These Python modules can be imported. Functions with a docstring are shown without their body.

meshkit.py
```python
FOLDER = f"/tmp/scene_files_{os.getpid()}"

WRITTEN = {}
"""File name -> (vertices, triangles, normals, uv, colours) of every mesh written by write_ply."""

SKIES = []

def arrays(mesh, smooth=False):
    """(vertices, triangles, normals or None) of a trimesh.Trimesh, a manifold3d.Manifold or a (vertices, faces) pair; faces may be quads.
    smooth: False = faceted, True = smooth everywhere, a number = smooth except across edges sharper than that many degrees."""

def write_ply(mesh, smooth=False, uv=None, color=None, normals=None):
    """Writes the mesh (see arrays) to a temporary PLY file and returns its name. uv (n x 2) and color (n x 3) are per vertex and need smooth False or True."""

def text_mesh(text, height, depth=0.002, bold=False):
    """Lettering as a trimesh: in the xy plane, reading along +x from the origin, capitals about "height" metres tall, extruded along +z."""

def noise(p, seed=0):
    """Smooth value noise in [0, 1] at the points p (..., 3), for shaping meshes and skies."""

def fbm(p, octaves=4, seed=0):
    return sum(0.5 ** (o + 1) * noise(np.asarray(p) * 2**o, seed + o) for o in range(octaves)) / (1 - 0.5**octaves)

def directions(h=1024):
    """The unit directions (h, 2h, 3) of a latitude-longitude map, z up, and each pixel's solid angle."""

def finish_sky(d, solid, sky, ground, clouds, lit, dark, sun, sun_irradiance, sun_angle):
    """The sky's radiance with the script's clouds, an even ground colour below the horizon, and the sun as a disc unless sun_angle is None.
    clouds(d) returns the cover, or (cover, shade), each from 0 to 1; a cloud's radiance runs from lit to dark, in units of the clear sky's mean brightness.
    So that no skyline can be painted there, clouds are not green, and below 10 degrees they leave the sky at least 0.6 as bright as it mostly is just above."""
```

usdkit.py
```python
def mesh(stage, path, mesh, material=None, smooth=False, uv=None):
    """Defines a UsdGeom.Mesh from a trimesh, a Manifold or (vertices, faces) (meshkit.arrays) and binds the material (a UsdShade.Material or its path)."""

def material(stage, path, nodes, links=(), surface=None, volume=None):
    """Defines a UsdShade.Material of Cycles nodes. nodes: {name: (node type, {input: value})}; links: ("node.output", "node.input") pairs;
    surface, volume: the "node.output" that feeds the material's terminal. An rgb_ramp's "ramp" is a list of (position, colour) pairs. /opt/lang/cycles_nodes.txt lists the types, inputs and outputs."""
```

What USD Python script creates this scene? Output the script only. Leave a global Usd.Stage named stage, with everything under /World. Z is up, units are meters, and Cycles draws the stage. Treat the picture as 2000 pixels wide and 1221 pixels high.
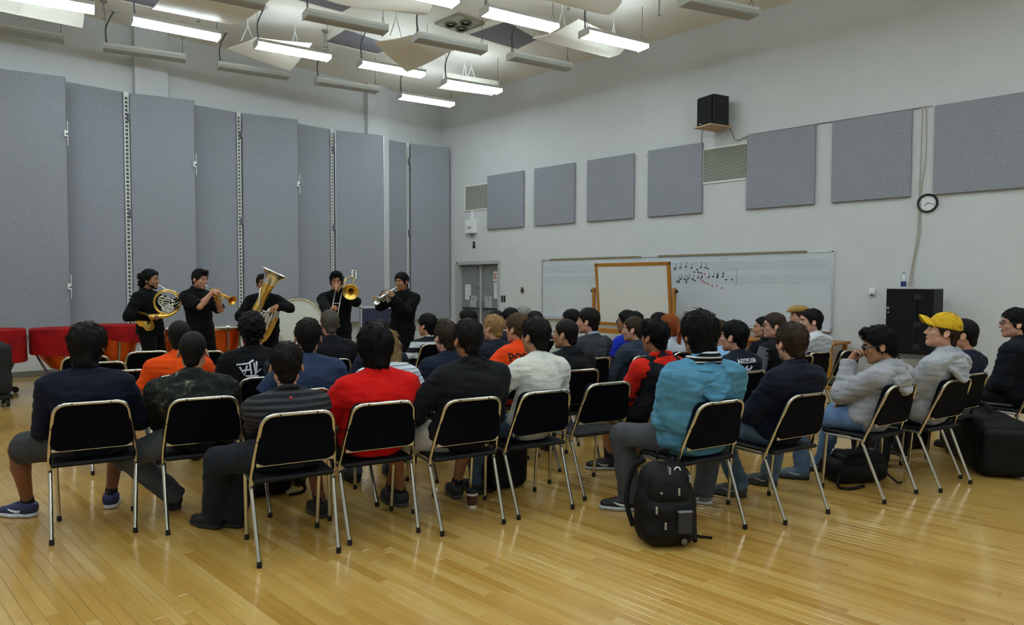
import math, random, zlib
import numpy as np, trimesh, manifold3d as m3, usdkit, meshkit
from pxr import Gf, Sdf as PSdf, Usd, UsdGeom, UsdShade
from scipy.spatial import cKDTree
from shapely.geometry import Polygon

stage = Usd.Stage.CreateInMemory()
UsdGeom.SetStageUpAxis(stage, UsdGeom.Tokens.z)
UsdGeom.SetStageMetersPerUnit(stage, 1.0)
UsdGeom.Xform.Define(stage, '/World')

# ------------------------------------------------------------------ camera, light level
EYE = 1.55                      # a standing photographer's eye, metres above the floor
YAW, PITCH, ROLL, FPX = 0.79073, 0.040109, 0.0026645, 1358.4
_fw = np.array([math.sin(YAW) * math.cos(PITCH), math.cos(YAW) * math.cos(PITCH), -math.sin(PITCH)])
_r0 = np.array([math.cos(YAW), -math.sin(YAW), 0.0])
_u0 = np.cross(_r0, _fw)
_r = _r0 * math.cos(ROLL) + _u0 * math.sin(ROLL)
_u = -_r0 * math.sin(ROLL) + _u0 * math.cos(ROLL)
cam = UsdGeom.Camera.Define(stage, '/World/camera')
cam.AddTransformOp().Set(Gf.Matrix4d(*_r, 0, *_u, 0, *(-_fw), 0, 0, 0, EYE, 1))
cam.CreateHorizontalApertureAttr(36.0)
cam.CreateVerticalApertureAttr(36.0 * 1221 / 2000)
cam.CreateFocalLengthAttr(FPX / 2000 * 36.0)
cam.CreateClippingRangeAttr(Gf.Vec2f(0.05, 200))
cam.CreateExposureAttr(0.0)
LAMP = 18.5                     # radiance of a lit fluorescent lens
LAMP_COL = (0.81, 0.945, 1.0)

ROOM_X0, ROOM_X1, ROOM_Y0, ROOM_Y1, CEIL = -4.0, 11.3, -5.0, 13.72, 6.13

# ------------------------------------------------------------------ helpers: names, prims, materials
_used = {}


def numbered(parent, name):
    key = (parent, name)
    n = _used.get(key, -1) + 1
    _used[key] = n
    return f'{parent}/{name}' if n == 0 else f'{parent}/{name}_{n:03d}'


def path_of(p):
    return '/World' if p is None else (p if isinstance(p, str) else str(p.GetPath()))


def tag(prim, label=None, cat=None, group=None, kind=None):
    prim = prim.GetPrim() if hasattr(prim, 'GetPrim') else prim
    for k, v in (('label', label), ('category', cat), ('group', group), ('kind', kind)):
        if v:
            prim.SetCustomDataByKey(k, v)
    return prim


def place(x, loc=(0, 0, 0), rz=0.0):
    x.AddTranslateOp().Set(Gf.Vec3d(*map(float, loc)))
    if rz:
        x.AddRotateZOp().Set(float(rz))


def thing(name, label, cat, loc=(0, 0, 0), rz=0.0, group=None, kind=None):
    x = UsdGeom.Xform.Define(stage, numbered('/World', name))
    place(x, loc, rz)
    return tag(x.GetPrim(), label, cat, group, kind)


def obj(name, mesh, mat, parent=None, smooth=30, label=None):
    m = usdkit.mesh(stage, numbered(path_of(parent), name), mesh, mat, smooth=smooth)
    if label:
        tag(m.GetPrim(), label)
    return m.GetPrim()


def struct(name, mesh, mat, smooth=False):
    return tag(obj(name, mesh, mat, None, smooth), kind='structure')


def copy_of(proto, name, label, cat, loc, rz=0.0, group=None):
    x = UsdGeom.Xform.Define(stage, numbered('/World', name))
    place(x, loc, rz)
    p = x.GetPrim()
    p.GetReferences().AddInternalReference(proto.GetPath())
    p.SetInstanceable(True)
    return tag(p, label, cat, group)


def lin(c):
    if isinstance(c, str):
        c = [int(c[i:i + 2], 16) / 255 for i in (1, 3, 5)]
    return tuple(x / 12.92 if x <= 0.04045 else ((x + 0.055) / 1.055) ** 2.4 for x in c)


_mats = {}


def mat(name, col, rough=0.6, metal=0.0, vary=0.0, vscale=8.0, bump=0.0, bscale=200.0, spec=0.5, coat=0.0, sheen=0.0, stretch=None):
    """A principled material whose colour varies by noise and whose relief is a noise bump."""
    if name in _mats:
        return _mats[name]
    c = lin(col)
    nodes = {'p': ('principled_bsdf', dict(base_color=c, roughness=rough, metallic=metal, specular_ior_level=spec, coat_weight=coat, sheen_weight=sheen)),
             'tc': ('texture_coordinate', {})}
    links = []
    src = 'tc.object'
    if stretch:
        nodes['mp'] = ('mapping', dict(mapping_type='point', scale=stretch))
        links.append(('tc.object', 'mp.vector'))
        src = 'mp.vector'
    if vary:
        nodes['n'] = ('noise_texture', dict(scale=vscale, detail=4.0))
        lo, hi = tuple(x * (1 - vary) for x in c), tuple(min(1, x * (1 + vary)) for x in c)
        nodes['r'] = ('rgb_ramp', dict(ramp=[(0.3, lo), (0.7, hi)]))
        links += [(src, 'n.vector'), ('n.fac', 'r.fac'), ('r.color', 'p.base_color')]
    if bump:
        nodes['bn'] = ('noise_texture', dict(scale=bscale, detail=3.0))
        nodes['b'] = ('bump', dict(strength=bump, distance=0.004))
        links += [(src, 'bn.vector'), ('bn.fac', 'b.height'), ('b.normal', 'p.normal')]
    _mats[name] = usdkit.material(stage, f'/World/Looks/{name}', nodes, links, surface='p.BSDF')
    return _mats[name]


def cloth(col, vary=0.12):
    n = 'cloth_' + (col[1:] if isinstance(col, str) else str(abs(hash(col))))
    return mat(n, col, 0.9, vary=vary, vscale=14, bump=0.35, bscale=260, spec=0.12, sheen=0.03)


def stripes(name, ca, cb, period, width, axis=2):
    """Woven stripes across the garment, in the wearer's own coordinates."""
    if name in _mats:
        return _mats[name]
    ch = 'xyz'[axis]
    nodes = {'tc': ('texture_coordinate', {}), 's': ('separate_xyz', {}), 'm': ('math', dict(math_type='multiply', value2=1.0 / period)), 'f': ('math', dict(math_type='fraction')),
             'g': ('rgb_ramp', dict(ramp=[(0, lin(ca)), (1 - width - 0.06, lin(ca)), (1 - width + 0.06, lin(cb)), (0.97, lin(cb)), (1.0, lin(ca))])),
             'p': ('principled_bsdf', dict(roughness=0.85, specular_ior_level=0.2))}
    links = [('tc.object', 's.vector'), (f's.{ch}', 'm.value1'), ('m.value', 'f.value1'), ('f.value', 'g.fac'), ('g.color', 'p.base_color')]
    _mats[name] = usdkit.material(stage, f'/World/Looks/{name}', nodes, links, surface='p.BSDF')
    return _mats[name]


def blotches(name, cols, scale=14.0):
    """A printed cloth of soft blotches (camouflage, flowers)."""
    if name in _mats:
        return _mats[name]
    n = len(cols)
    nodes = {'tc': ('texture_coordinate', {}), 'n': ('noise_texture', dict(scale=scale, detail=3.0, distortion=0.8)),
             'g': ('rgb_ramp', dict(ramp=[(p, lin(c)) for p, c in cols])), 'p': ('principled_bsdf', dict(roughness=0.8, specular_ior_level=0.2))}
    _mats[name] = usdkit.material(stage, f'/World/Looks/{name}', nodes, [('tc.object', 'n.vector'), ('n.fac', 'g.fac'), ('g.color', 'p.base_color')], surface='p.BSDF')
    return _mats[name]


def emitter(name, col, strength):
    if name not in _mats:
        _mats[name] = usdkit.material(stage, f'/World/Looks/{name}', {'e': ('emission', dict(color=col, strength=strength))}, [], surface='e.emission')
    return _mats[name]


# ------------------------------------------------------------------ helpers: shapes
def cat(*ms):
    return trimesh.util.concatenate([m for x in ms for m in (x if isinstance(x, (list, tuple)) else [x])])


def box(lo, hi, b=0.0):
    lo, hi = np.asarray(lo, float), np.asarray(hi, float)
    if not b:
        m = trimesh.creation.box(hi - lo)
        m.apply_translation((lo + hi) / 2)
        return m
    pts = []
    h = (hi - lo) / 2
    for s in np.ndindex(2, 2, 2):
        sg = np.array(s) * 2 - 1
        for k in range(3):
            e = h - b
            e[k] = h[k]
            pts.append(sg * e)
    m = m3.Manifold.hull_points(np.array(pts, np.float64)).to_mesh()
    return trimesh.Trimesh(m.vert_properties[:, :3] + (lo + hi) / 2, m.tri_verts, process=False)


def ring_sweep(P, Rr, n=10, closed=False, squash=None):
    """A tube through the points P with a radius at each."""
    P = np.asarray(P, float)
    N = len(P)
    Rr = np.broadcast_to(np.asarray(Rr, float), (N,))
    T = np.gradient(P, axis=0) if not closed else np.roll(P, -1, 0) - np.roll(P, 1, 0)
    T /= np.maximum(np.linalg.norm(T, axis=1, keepdims=True), 1e-9)
    a = np.array([0, 0, 1.0]) if abs(T[0][2]) < 0.9 else np.array([1.0, 0, 0])
    u = np.cross(T[0], a)
    u /= np.linalg.norm(u)
    V = []
    th = np.linspace(0, 2 * np.pi, n, endpoint=False)
    for i in range(N):
        u = u - T[i] * (u @ T[i])
        u /= max(np.linalg.norm(u), 1e-9)
        w = np.cross(T[i], u)
        V.append(P[i] + Rr[i] * (np.cos(th)[:, None] * u + np.sin(th)[:, None] * w))
    V = np.vstack(V)
    F = []
    for i in range(N if closed else N - 1):
        a0, b0 = i * n, ((i + 1) % N) * n
        for j in range(n):
            k = (j + 1) % n
            F += [(a0 + j, a0 + k, b0 + k), (a0 + j, b0 + k, b0 + j)]
    if not closed:
        V = np.vstack([V, P[0], P[-1]])
        c0, c1 = len(V) - 2, len(V) - 1
        for j in range(n):
            k = (j + 1) % n
            F += [(c0, k, j), (c1, (N - 1) * n + j, (N - 1) * n + k)]
    return trimesh.Trimesh(V, np.array(F), process=False)


def spline(P, per=6, closed=False):
    """Catmull-Rom points."""
    P = [np.asarray(p, float) for p in P]
    n = len(P)
    out = []
    for i in range(n if closed else n - 1):
        g = (lambda k: P[k % n]) if closed else (lambda k: P[min(max(k, 0), n - 1)])
        p0, p1, p2, p3 = g(i - 1), g(i), g(i + 1), g(i + 2)
        for t in np.linspace(0, 1, per, endpoint=False):
            out.append(0.5 * (2 * p1 + (p2 - p0) * t + (2 * p0 - 5 * p1 + 4 * p2 - p3) * t * t + (3 * p1 - p0 - 3 * p2 + p3) * t ** 3))
    if not closed:
        out.append(P[-1])
    return np.array(out)


def rounded_path(P, r, per=5):
    """A polyline with its corners rounded by radius r."""
    P = [np.asarray(p, float) for p in P]
    out = [P[0]]
    for a, b, c in zip(P, P[1:], P[2:]):
        d0, d1 = (a - b), (c - b)
        q0, q1 = b + d0 / np.linalg.norm(d0) * r, b + d1 / np.linalg.norm(d1) * r
        for t in np.linspace(0, 1, per):
            out.append((1 - t) ** 2 * q0 + 2 * t * (1 - t) * b + t * t * q1)
    return np.array(out + [P[-1]])


def tube(P, r, n=10):
    return ring_sweep(P, r, n)


def lathe(prof, n=24, axis=None, loc=(0, 0, 0)):
    """A turned shape: prof is (radius, height) pairs; axis turns +z to that direction."""
    m = trimesh.creation.revolve(np.asarray(prof, float), sections=n)
    if axis is not None:
        m.apply_transform(trimesh.geometry.align_vectors([0, 0, 1], np.asarray(axis, float)))
    m.apply_translation(loc)
    return m


def moved(m, loc=(0, 0, 0), rz=0, M=None):
    m = m.copy()
    if rz:
        m.apply_transform(trimesh.transformations.rotation_matrix(math.radians(rz), [0, 0, 1]))
    if M is not None:
        m.apply_transform(M)
    m.apply_translation(loc)
    return m


def frame4(origin, x, y, z):
    M = np.eye(4)
    M[:3, 0], M[:3, 1], M[:3, 2], M[:3, 3] = x, y, z, origin
    return M


def unit(v):
    v = np.asarray(v, float)
    return v / max(np.linalg.norm(v), 1e-9)


# ------------------------------------------------------------------ helpers: smooth solids (distance fields meshed by surface nets)
def surface_net(fn, lo, hi, h):
    C = 4
    lo = np.asarray(lo, float) - 2 * h
    nc = np.ceil((np.asarray(hi, float) + 2 * h - lo) / (h * C)).astype(int)
    cc = [lo[k] + (np.arange(nc[k]) + 0.5) * h * C for k in range(3)]
    G = np.stack(np.meshgrid(*cc, indexing='ij'), -1).astype(np.float32)
    dc = fn(G.reshape(-1, 3)).reshape(nc)
    near = np.abs(dc) < h * C * 1.25
    n = nc * C
    mask = np.zeros(n + 1, bool)
    blk = near.repeat(C, 0).repeat(C, 1).repeat(C, 2)
    for o in np.ndindex(2, 2, 2):
        mask[o[0]:o[0] + n[0], o[1]:o[1] + n[1], o[2]:o[2] + n[2]] |= blk
    D = np.full(n + 1, 1.0, np.float32)
    D[:-1, :-1, :-1] = np.where(dc < 0, -1.0, 1.0).repeat(C, 0).repeat(C, 1).repeat(C, 2)
    idx = np.argwhere(mask)
    D[mask] = fn((lo + idx * h).astype(np.float32))
    ins = D < 0
    corners = list(np.ndindex(2, 2, 2))
    sl = lambda o: tuple(slice(o[k], n[k] + o[k]) for k in range(3))
    cnt = sum(ins[sl(o)].astype(np.int8) for o in corners)
    act = np.argwhere((cnt > 0) & (cnt < 8))
    vid = np.full(n, -1, np.int64)
    vid[tuple(act.T)] = np.arange(len(act))
    acc, num = np.zeros((len(act), 3)), np.zeros(len(act))
    cd = {o: D[act[:, 0] + o[0], act[:, 1] + o[1], act[:, 2] + o[2]] for o in corners}
    for o in corners:
        for k in range(3):
            if o[k] == 0:
                q = list(o)
                q[k] = 1
                a, b = cd[o], cd[tuple(q)]
                cr = (a < 0) != (b < 0)
                t = np.where(cr, a / np.where(cr, a - b, 1), 0)
                for j in range(3):
                    acc[:, j] += np.where(cr, o[j] + (t if j == k else 0), 0)
                num += cr
    V = lo + (act + acc / num[:, None]) * h
    F = []
    for k in range(3):
        i, j = (k + 1) % 3, (k + 2) % 3
        A, B = [slice(0, n[q] + 1) for q in range(3)], [slice(0, n[q] + 1) for q in range(3)]
        for S, s0 in ((A, 0), (B, 1)):
            S[k] = slice(s0, n[k] + s0)
            S[i], S[j] = slice(1, n[i]), slice(1, n[j])
        a, b = ins[tuple(A)], ins[tuple(B)]
        e = np.argwhere(a != b)
        if not len(e):
            continue
        flip = ~a[tuple(e.T)]
        e[:, i] += 1
        e[:, j] += 1
        q = []
        for di, dj in ((-1, -1), (0, -1), (0, 0), (-1, 0)):
            c = e.copy()
            c[:, i] += di
            c[:, j] += dj
            q.append(vid[tuple(c.T)])
        q = np.stack(q, 1)
        q[flip] = q[flip][:, ::-1]
        F.append(q)
    F = np.vstack(F)
    F = F[(F >= 0).all(1)]
    return V, np.vstack([F[:, [0, 1, 2]], F[:, [0, 2, 3]]])


class Solid:
    """A union of capsules and ellipsoids, blended by k; add_* return self."""

    def __init__(self, k=0.03):
        self.k, self.items, self.cuts, self.lo, self.hi = k, [], [], np.full(3, 9e9), np.full(3, -9e9)

    def _b(self, pts, r):
        pts = np.atleast_2d(pts)
        self.lo, self.hi = np.minimum(self.lo, pts.min(0) - r), np.maximum(self.hi, pts.max(0) + r)

    def cap(self, a, b, ra, rb=None, k=None, cut=None, sub=False):
        a, b = np.asarray(a, np.float32), np.asarray(b, np.float32)
        rb = ra if rb is None else rb
        ab = b - a
        L = max(float(ab @ ab), 1e-9)
        if not sub:
            self._b([a, b], max(ra, rb) + 0.01)

        def f(p):
            q = p - a
            t = np.clip(q @ ab / L, 0, 1)
            return np.linalg.norm(q - t[:, None] * ab, axis=1) - (ra + t * (rb - ra))
        self.items.append((f, self.k if k is None else k, cut, sub))
        return self

    def ell(self, c, r, M=None, k=None, cut=None, sub=False):
        c, r = np.asarray(c, np.float32), np.asarray(r, np.float32)
        if not sub:
            self._b(c, r.max() if M is not None else r)
        A = None if M is None else np.asarray(M, np.float32)

        def f(p):
            q = p - c
            if A is not None:
                q = q @ A
            q = q / r
            k0 = np.linalg.norm(q, axis=1)
            k1 = np.linalg.norm(q / r, axis=1)
            return k0 * (k0 - 1) / np.maximum(k1, 1e-6)
        self.items.append((f, self.k if k is None else k, cut, sub))
        return self

    def torus(self, c, M, R, r, k=None):
        c, A = np.asarray(c, np.float32), np.asarray(M, np.float32)
        Rx, Ry = (R, R) if np.isscalar(R) else R
        self._b(c, max(Rx, Ry) + r)

        def f(p):
            q = (p - c) @ A
            s = np.hypot(q[:, 0] / Rx, q[:, 1] / Ry)
            return np.hypot((s - 1) * min(Rx, Ry), q[:, 2]) - r
        self.items.append((f, self.k if k is None else k, None, False))
        return self

    def __call__(self, p):
        d = None
        for f, k, cut, sub in self.items:
            e = f(p)
            if cut is not None:
                for c, nrm in (cut if isinstance(cut, list) else [cut]):
                    e = np.maximum(e, (p - np.asarray(c, np.float32)) @ np.asarray(nrm, np.float32))
            if sub:
                e = -e
                h = np.clip(0.5 - 0.5 * (d - e) / k, 0, 1)
                d = d * (1 - h) + e * h + k * h * (1 - h)
            elif d is None:
                d = e
            else:
                h = np.clip(0.5 + 0.5 * (e - d) / k, 0, 1)
                d = e * (1 - h) + d * h - k * h * (1 - h)
        for c, nrm in self.cuts:
            d = np.maximum(d, (p - np.asarray(c, np.float32)) @ np.asarray(nrm, np.float32))
        return d

    def mesh(self, h):
        v, f = surface_net(self, self.lo, self.hi, h)
        return trimesh.Trimesh(v, f, process=False)


def ruffle(m, amp, freq, seed, axes=(1, 1, 1)):
    """Moves the vertices along their normals by smooth noise (folds, locks)."""
    d = meshkit.fbm(m.vertices * np.asarray(axes) * freq + 31.7 + seed * 3.1, 2, seed) - 0.5
    _, _, n = meshkit.arrays(m, True)
    m.vertices = m.vertices + n * (d * 2 * amp)[:, None]
    return m


def fuse(meshes):
    """One continuous mesh out of overlapping closed ones."""
    try:
        r = None
        for m in meshes:
            q = m3.Manifold(m3.Mesh(np.asarray(m.vertices, np.float32), np.asarray(m.faces, np.uint32)))
            if q.status() != m3.Error.NoError:
                raise ValueError
            r = q if r is None else r + q
        o = r.simplify(0.0008).to_mesh()
        return trimesh.Trimesh(o.vert_properties[:, :3], o.tri_verts, process=False)
    except Exception:
        return cat(list(meshes))


def slim(m, tol=0.0011):
    """Fewer triangles where the surface is nearly flat."""
    try:
        q = m3.Manifold(m3.Mesh(np.asarray(m.vertices, np.float32), np.asarray(m.faces, np.uint32)))
        if q.status() != m3.Error.NoError:
            return m
        o = q.simplify(tol).to_mesh()
        return trimesh.Trimesh(o.vert_properties[:, :3], o.tri_verts, process=False)
    except Exception:
        return m

# ------------------------------------------------------------------ materials of the room
WALL = mat('wall_paint', '#c8cbcc', 0.75, vary=0.02, vscale=3, bump=0.08, bscale=300, spec=0.3)
CEILM = mat('ceiling_paint', '#e6e3da', 0.85, bump=0.1, bscale=120, spec=0.2)
FELT = mat('grey_felt', '#92959d', 0.95, vary=0.14, vscale=60, bump=0.5, bscale=500, spec=0.1)
ALU = mat('aluminium', '#d8dade', 0.35, metal=0.8)
WHITE = mat('white_enamel', '#e4e6e4', 0.4)
GREYMET = mat('grey_paint', '#8f9290', 0.5, vary=0.05)
DARK = mat('dark_gap', '#1c1d20', 0.7)
BLACK = mat('black_plastic', '#0d0e10', 0.45, spec=0.4, bump=0.1, bscale=400)
BLACKP = mat('black_laminate', '#0c0d11', 0.55, vary=0.2, vscale=5, spec=0.2)
CHROME = mat('chrome', '#c9c4b8', 0.16, metal=1.0)
STEEL = mat('brushed_steel', '#9a9b9c', 0.35, metal=0.9)
OAK = mat('oak', '#a06a22', 0.5, vary=0.3, vscale=10, stretch=(1, 1, 12))
PAPER = mat('paper', '#dfe3e4', 0.8)
INK = mat('ink', '#1a1b22', 0.7)
REDINK = mat('red_ink', '#b04a54', 0.7)
BOARD = mat('whiteboard', '#c2c9d0', 0.25, spec=0.5, vary=0.02, vscale=2)
CABLEM = mat('grey_cable', '#4a4c50', 0.6)

# ------------------------------------------------------------------ the shell of the room
T = 0.25
struct('ceiling', box((ROOM_X0 - T, ROOM_Y0 - T, CEIL), (ROOM_X1 + T, ROOM_Y1 + T, CEIL + T)), CEILM)
struct('wall_back', box((ROOM_X0 - T, ROOM_Y1, 0), (ROOM_X1 + T, ROOM_Y1 + T, CEIL)), WALL)
struct('wall_left', box((ROOM_X0 - T, ROOM_Y0, 0), (ROOM_X0, ROOM_Y1, CEIL)), WALL)
struct('wall_front', box((ROOM_X0 - T, ROOM_Y0 - T, 0), (ROOM_X1 + T, ROOM_Y0, CEIL)), WALL)
DY0, DY1, DZ = 11.62, 13.1, 2.06      # the door's opening in the right wall
struct('wall_right', cat(box((ROOM_X1, ROOM_Y0, 0), (ROOM_X1 + T, DY0, CEIL)), box((ROOM_X1, DY1, 0), (ROOM_X1 + T, ROOM_Y1, CEIL)), box((ROOM_X1, DY0, DZ), (ROOM_X1 + T, DY1, CEIL))), WALL)
for y0, y1 in ((ROOM_Y0, DY0 - 0.06), (DY1 + 0.06, ROOM_Y1)):
    struct('baseboard_right', box((ROOM_X1 - 0.012, y0, 0), (ROOM_X1, y1, 0.1)), mat('baseboard', '#6f6a60', 0.6))
struct('baseboard_back', box((ROOM_X0, ROOM_Y1 - 0.012, 0), (ROOM_X1, ROOM_Y1, 0.1)), mat('baseboard', '#6f6a60', 0.6))
for x0, x1 in ((4.18, 4.74), (9.05, 9.62)):
    struct('pilaster_back', box((x0, ROOM_Y1 - 0.14, 0), (x1, ROOM_Y1, CEIL)), WALL)

# ------------------------------------------------------------------ the maple floor: every board its own piece
rng = np.random.default_rng(7)
floor = thing('floor', None, None, kind='structure')
obj('subfloor', box((ROOM_X0, ROOM_Y0, -0.2), (ROOM_X1, ROOM_Y1, -0.006)), mat('subfloor', '#5a3f1e', 0.9), floor, False)
WOODS = []
MAPLES = ('#c5a056', '#bf994e', '#c9a65e', '#bc954a', '#c49d53', '#cdac66', '#b68d42')


def maple(name, cols):
    nodes = {'g': ('geometry', {}), 'tc': ('texture_coordinate', {}), 'mp': ('mapping', dict(mapping_type='point', scale=(30.0, 1.6, 30.0))),
             'n': ('noise_texture', dict(scale=1.0, detail=4.0, distortion=0.6)), 'big': ('noise_texture', dict(scale=0.7, detail=3.0)),
             'rc': ('rgb_ramp', dict(ramp=[(i / (len(cols) - 1), lin(c)) for i, c in enumerate(cols)])),
             'gr': ('rgb_ramp', dict(ramp=[(0.3, (0.80, 0.74, 0.66)), (0.65, (1.06, 1.04, 1.0))])),
             'wr': ('rgb_ramp', dict(ramp=[(0.34, (0.80, 0.72, 0.66)), (0.58, (1, 1, 1))])),
             'm1': ('mix', dict(mix_type='multiply', fac=0.55)), 'm2': ('mix', dict(mix_type='multiply', fac=0.55)),
             'rr': ('map_range', dict(from_min=0.3, from_max=0.7, to_min=0.13, to_max=0.27, clamp=True)),
             'bb': ('noise_texture', dict(scale=7.0, detail=2.0)), 'b': ('bump', dict(strength=0.06, distance=0.02)),
             'p': ('principled_bsdf', dict(roughness=0.3, specular_ior_level=0.5, coat_weight=0.6, coat_roughness=0.12))}
    links = [('g.random_per_island', 'rc.fac'), ('g.position', 'mp.vector'), ('mp.vector', 'n.vector'), ('n.fac', 'gr.fac'), ('g.position', 'big.vector'), ('big.fac', 'wr.fac'),
             ('rc.color', 'm1.color1'), ('gr.color', 'm1.color2'), ('m1.color', 'm2.color1'), ('wr.color', 'm2.color2'), ('m2.color', 'p.base_color'),
             ('big.fac', 'rr.value'), ('rr.result', 'p.roughness'), ('g.position', 'bb.vector'), ('bb.fac', 'b.height'), ('b.normal', 'p.normal'), ('b.normal', 'p.coat_normal')]
    return usdkit.material(stage, f'/World/Looks/{name}', nodes, links, surface='p.BSDF')


MIXED = maple('maple_boards', MAPLES)
SINGLE = [maple(f'maple_tone_{i}', (c, c)) for i, c in enumerate(MAPLES)]


def board(x0, x1, y0, y1, z):
    g, b, zb = 0.0005, 0.0012, -0.006
    X0, X1, Y0, Y1 = x0 + g, x1 - g, y0 + g, y1 - g
    V = [(X0, Y0, zb), (X1, Y0, zb), (X1, Y1, zb), (X0, Y1, zb), (X0, Y0, z - b), (X1, Y0, z - b), (X1, Y1, z - b), (X0, Y1, z - b),
         (X0 + b, Y0 + b, z), (X1 - b, Y0 + b, z), (X1 - b, Y1 - b, z), (X0 + b, Y1 - b, z)]
    F = []
    for s in (0, 4):
        for j in range(4):
            k = (j + 1) % 4
            F += [(s + j, s + k, s + 4 + k), (s + j, s + 4 + k, s + 4 + j)]
    return np.array(V), np.array(F + [(8, 9, 10), (8, 10, 11)])


BW = 0.057
boards = []
for i in range(int((ROOM_X1 - ROOM_X0) / BW) + 1):
    x0 = ROOM_X0 + i * BW
    y = ROOM_Y0 - rng.uniform(0, 1.2)
    while y < ROOM_Y1:
        L = rng.uniform(0.5, 1.7)
        boards.append((x0, min(x0 + BW, ROOM_X1), max(y, ROOM_Y0), min(y + L, ROOM_Y1), rng.uniform(-0.0004, 0)))
        y += L
boards = [b for b in boards if b[3] - b[2] > 0.02]
_c = np.array([((b[0] + b[1]) / 2, (b[2] + b[3]) / 2) for b in boards])
_a = np.degrees(np.arctan2(_c[:, 0], _c[:, 1])) - math.degrees(YAW)
_d = np.hypot(_c[:, 0], _c[:, 1]) + np.where(np.abs(_a) > 36, 99, 0) + np.where(np.hypot(_c[:, 0], _c[:, 1]) < 2.55, 99, 0)
near = set(np.argsort(_d)[:300].tolist())
V, F, n0 = [], [], 0
for i, b in enumerate(boards):
    v, f = board(*b)
    if i in near:
        obj('plank', (v, f), SINGLE[int(rng.integers(len(SINGLE)))], floor, False)
    else:
        V.append(v)
        F.append(f + n0)
        n0 += len(v)
tag(obj('planking', (np.vstack(V), np.vstack(F)), MIXED, floor, False), kind='stuff')

# ------------------------------------------------------------------ the double door
door = thing('door_1', None, None, (ROOM_X1, 0, 0), kind='structure')
FR = mat('door_frame_paint', '#a9aeac', 0.5)
LEAF = mat('door_leaf_paint', '#7f8486', 0.45, vary=0.06, vscale=3)
obj('frame', cat(box((-0.02, DY0 - 0.05, 0), (0.2, DY0 + 0.02, DZ + 0.05), 0.004), box((-0.02, DY1 - 0.04, 0), (0.2, DY1 + 0.05, DZ + 0.05), 0.004), box((-0.02, DY0, DZ - 0.03), (0.2, DY1, DZ + 0.05), 0.004)), FR, door, False)
obj('mullion', box((0.1, 12.33, 0), (0.15, 12.38, DZ - 0.03), 0.004), FR, door, False)
for y0, y1, yh in ((DY0 + 0.025, 12.325, 12.25), (12.385, DY1 - 0.045, 12.46)):
    lf = obj('leaf', box((0.12, y0, 0.01), (0.165, y1, DZ - 0.035), 0.003), LEAF, door, False)
    obj('kick_plate', box((0.116, y0 + 0.02, 0.03), (0.12, y1 - 0.02, 0.92), 0.001), STEEL, lf, False)
    obj('closer', box((0.07, yh - 0.05 if yh < 12.35 else yh, DZ - 0.14), (0.118, yh + 0.05 if yh < 12.35 else yh + 0.05, DZ - 0.06), 0.005), STEEL, lf, False)
    obj('deadbolt', lathe([(0, 0), (0.025, 0), (0.025, 0.02), (0, 0.02)], 14, (-1, 0, 0), (0.12, yh, 1.47)), STEEL, lf)
    obj('pull_handle', cat(tube([(0.07, yh, 0.9), (0.07, yh, 1.15)], 0.011), tube([(0.12, yh, 0.92), (0.07, yh, 0.92)], 0.009), tube([(0.12, yh, 1.13), (0.07, yh, 1.13)], 0.009)), STEEL, lf)
    obj('bar', box((0.085, y0 + 0.03, 0.955), (0.115, y1 - 0.06, 0.985), 0.004), DARK, lf, False)


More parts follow.
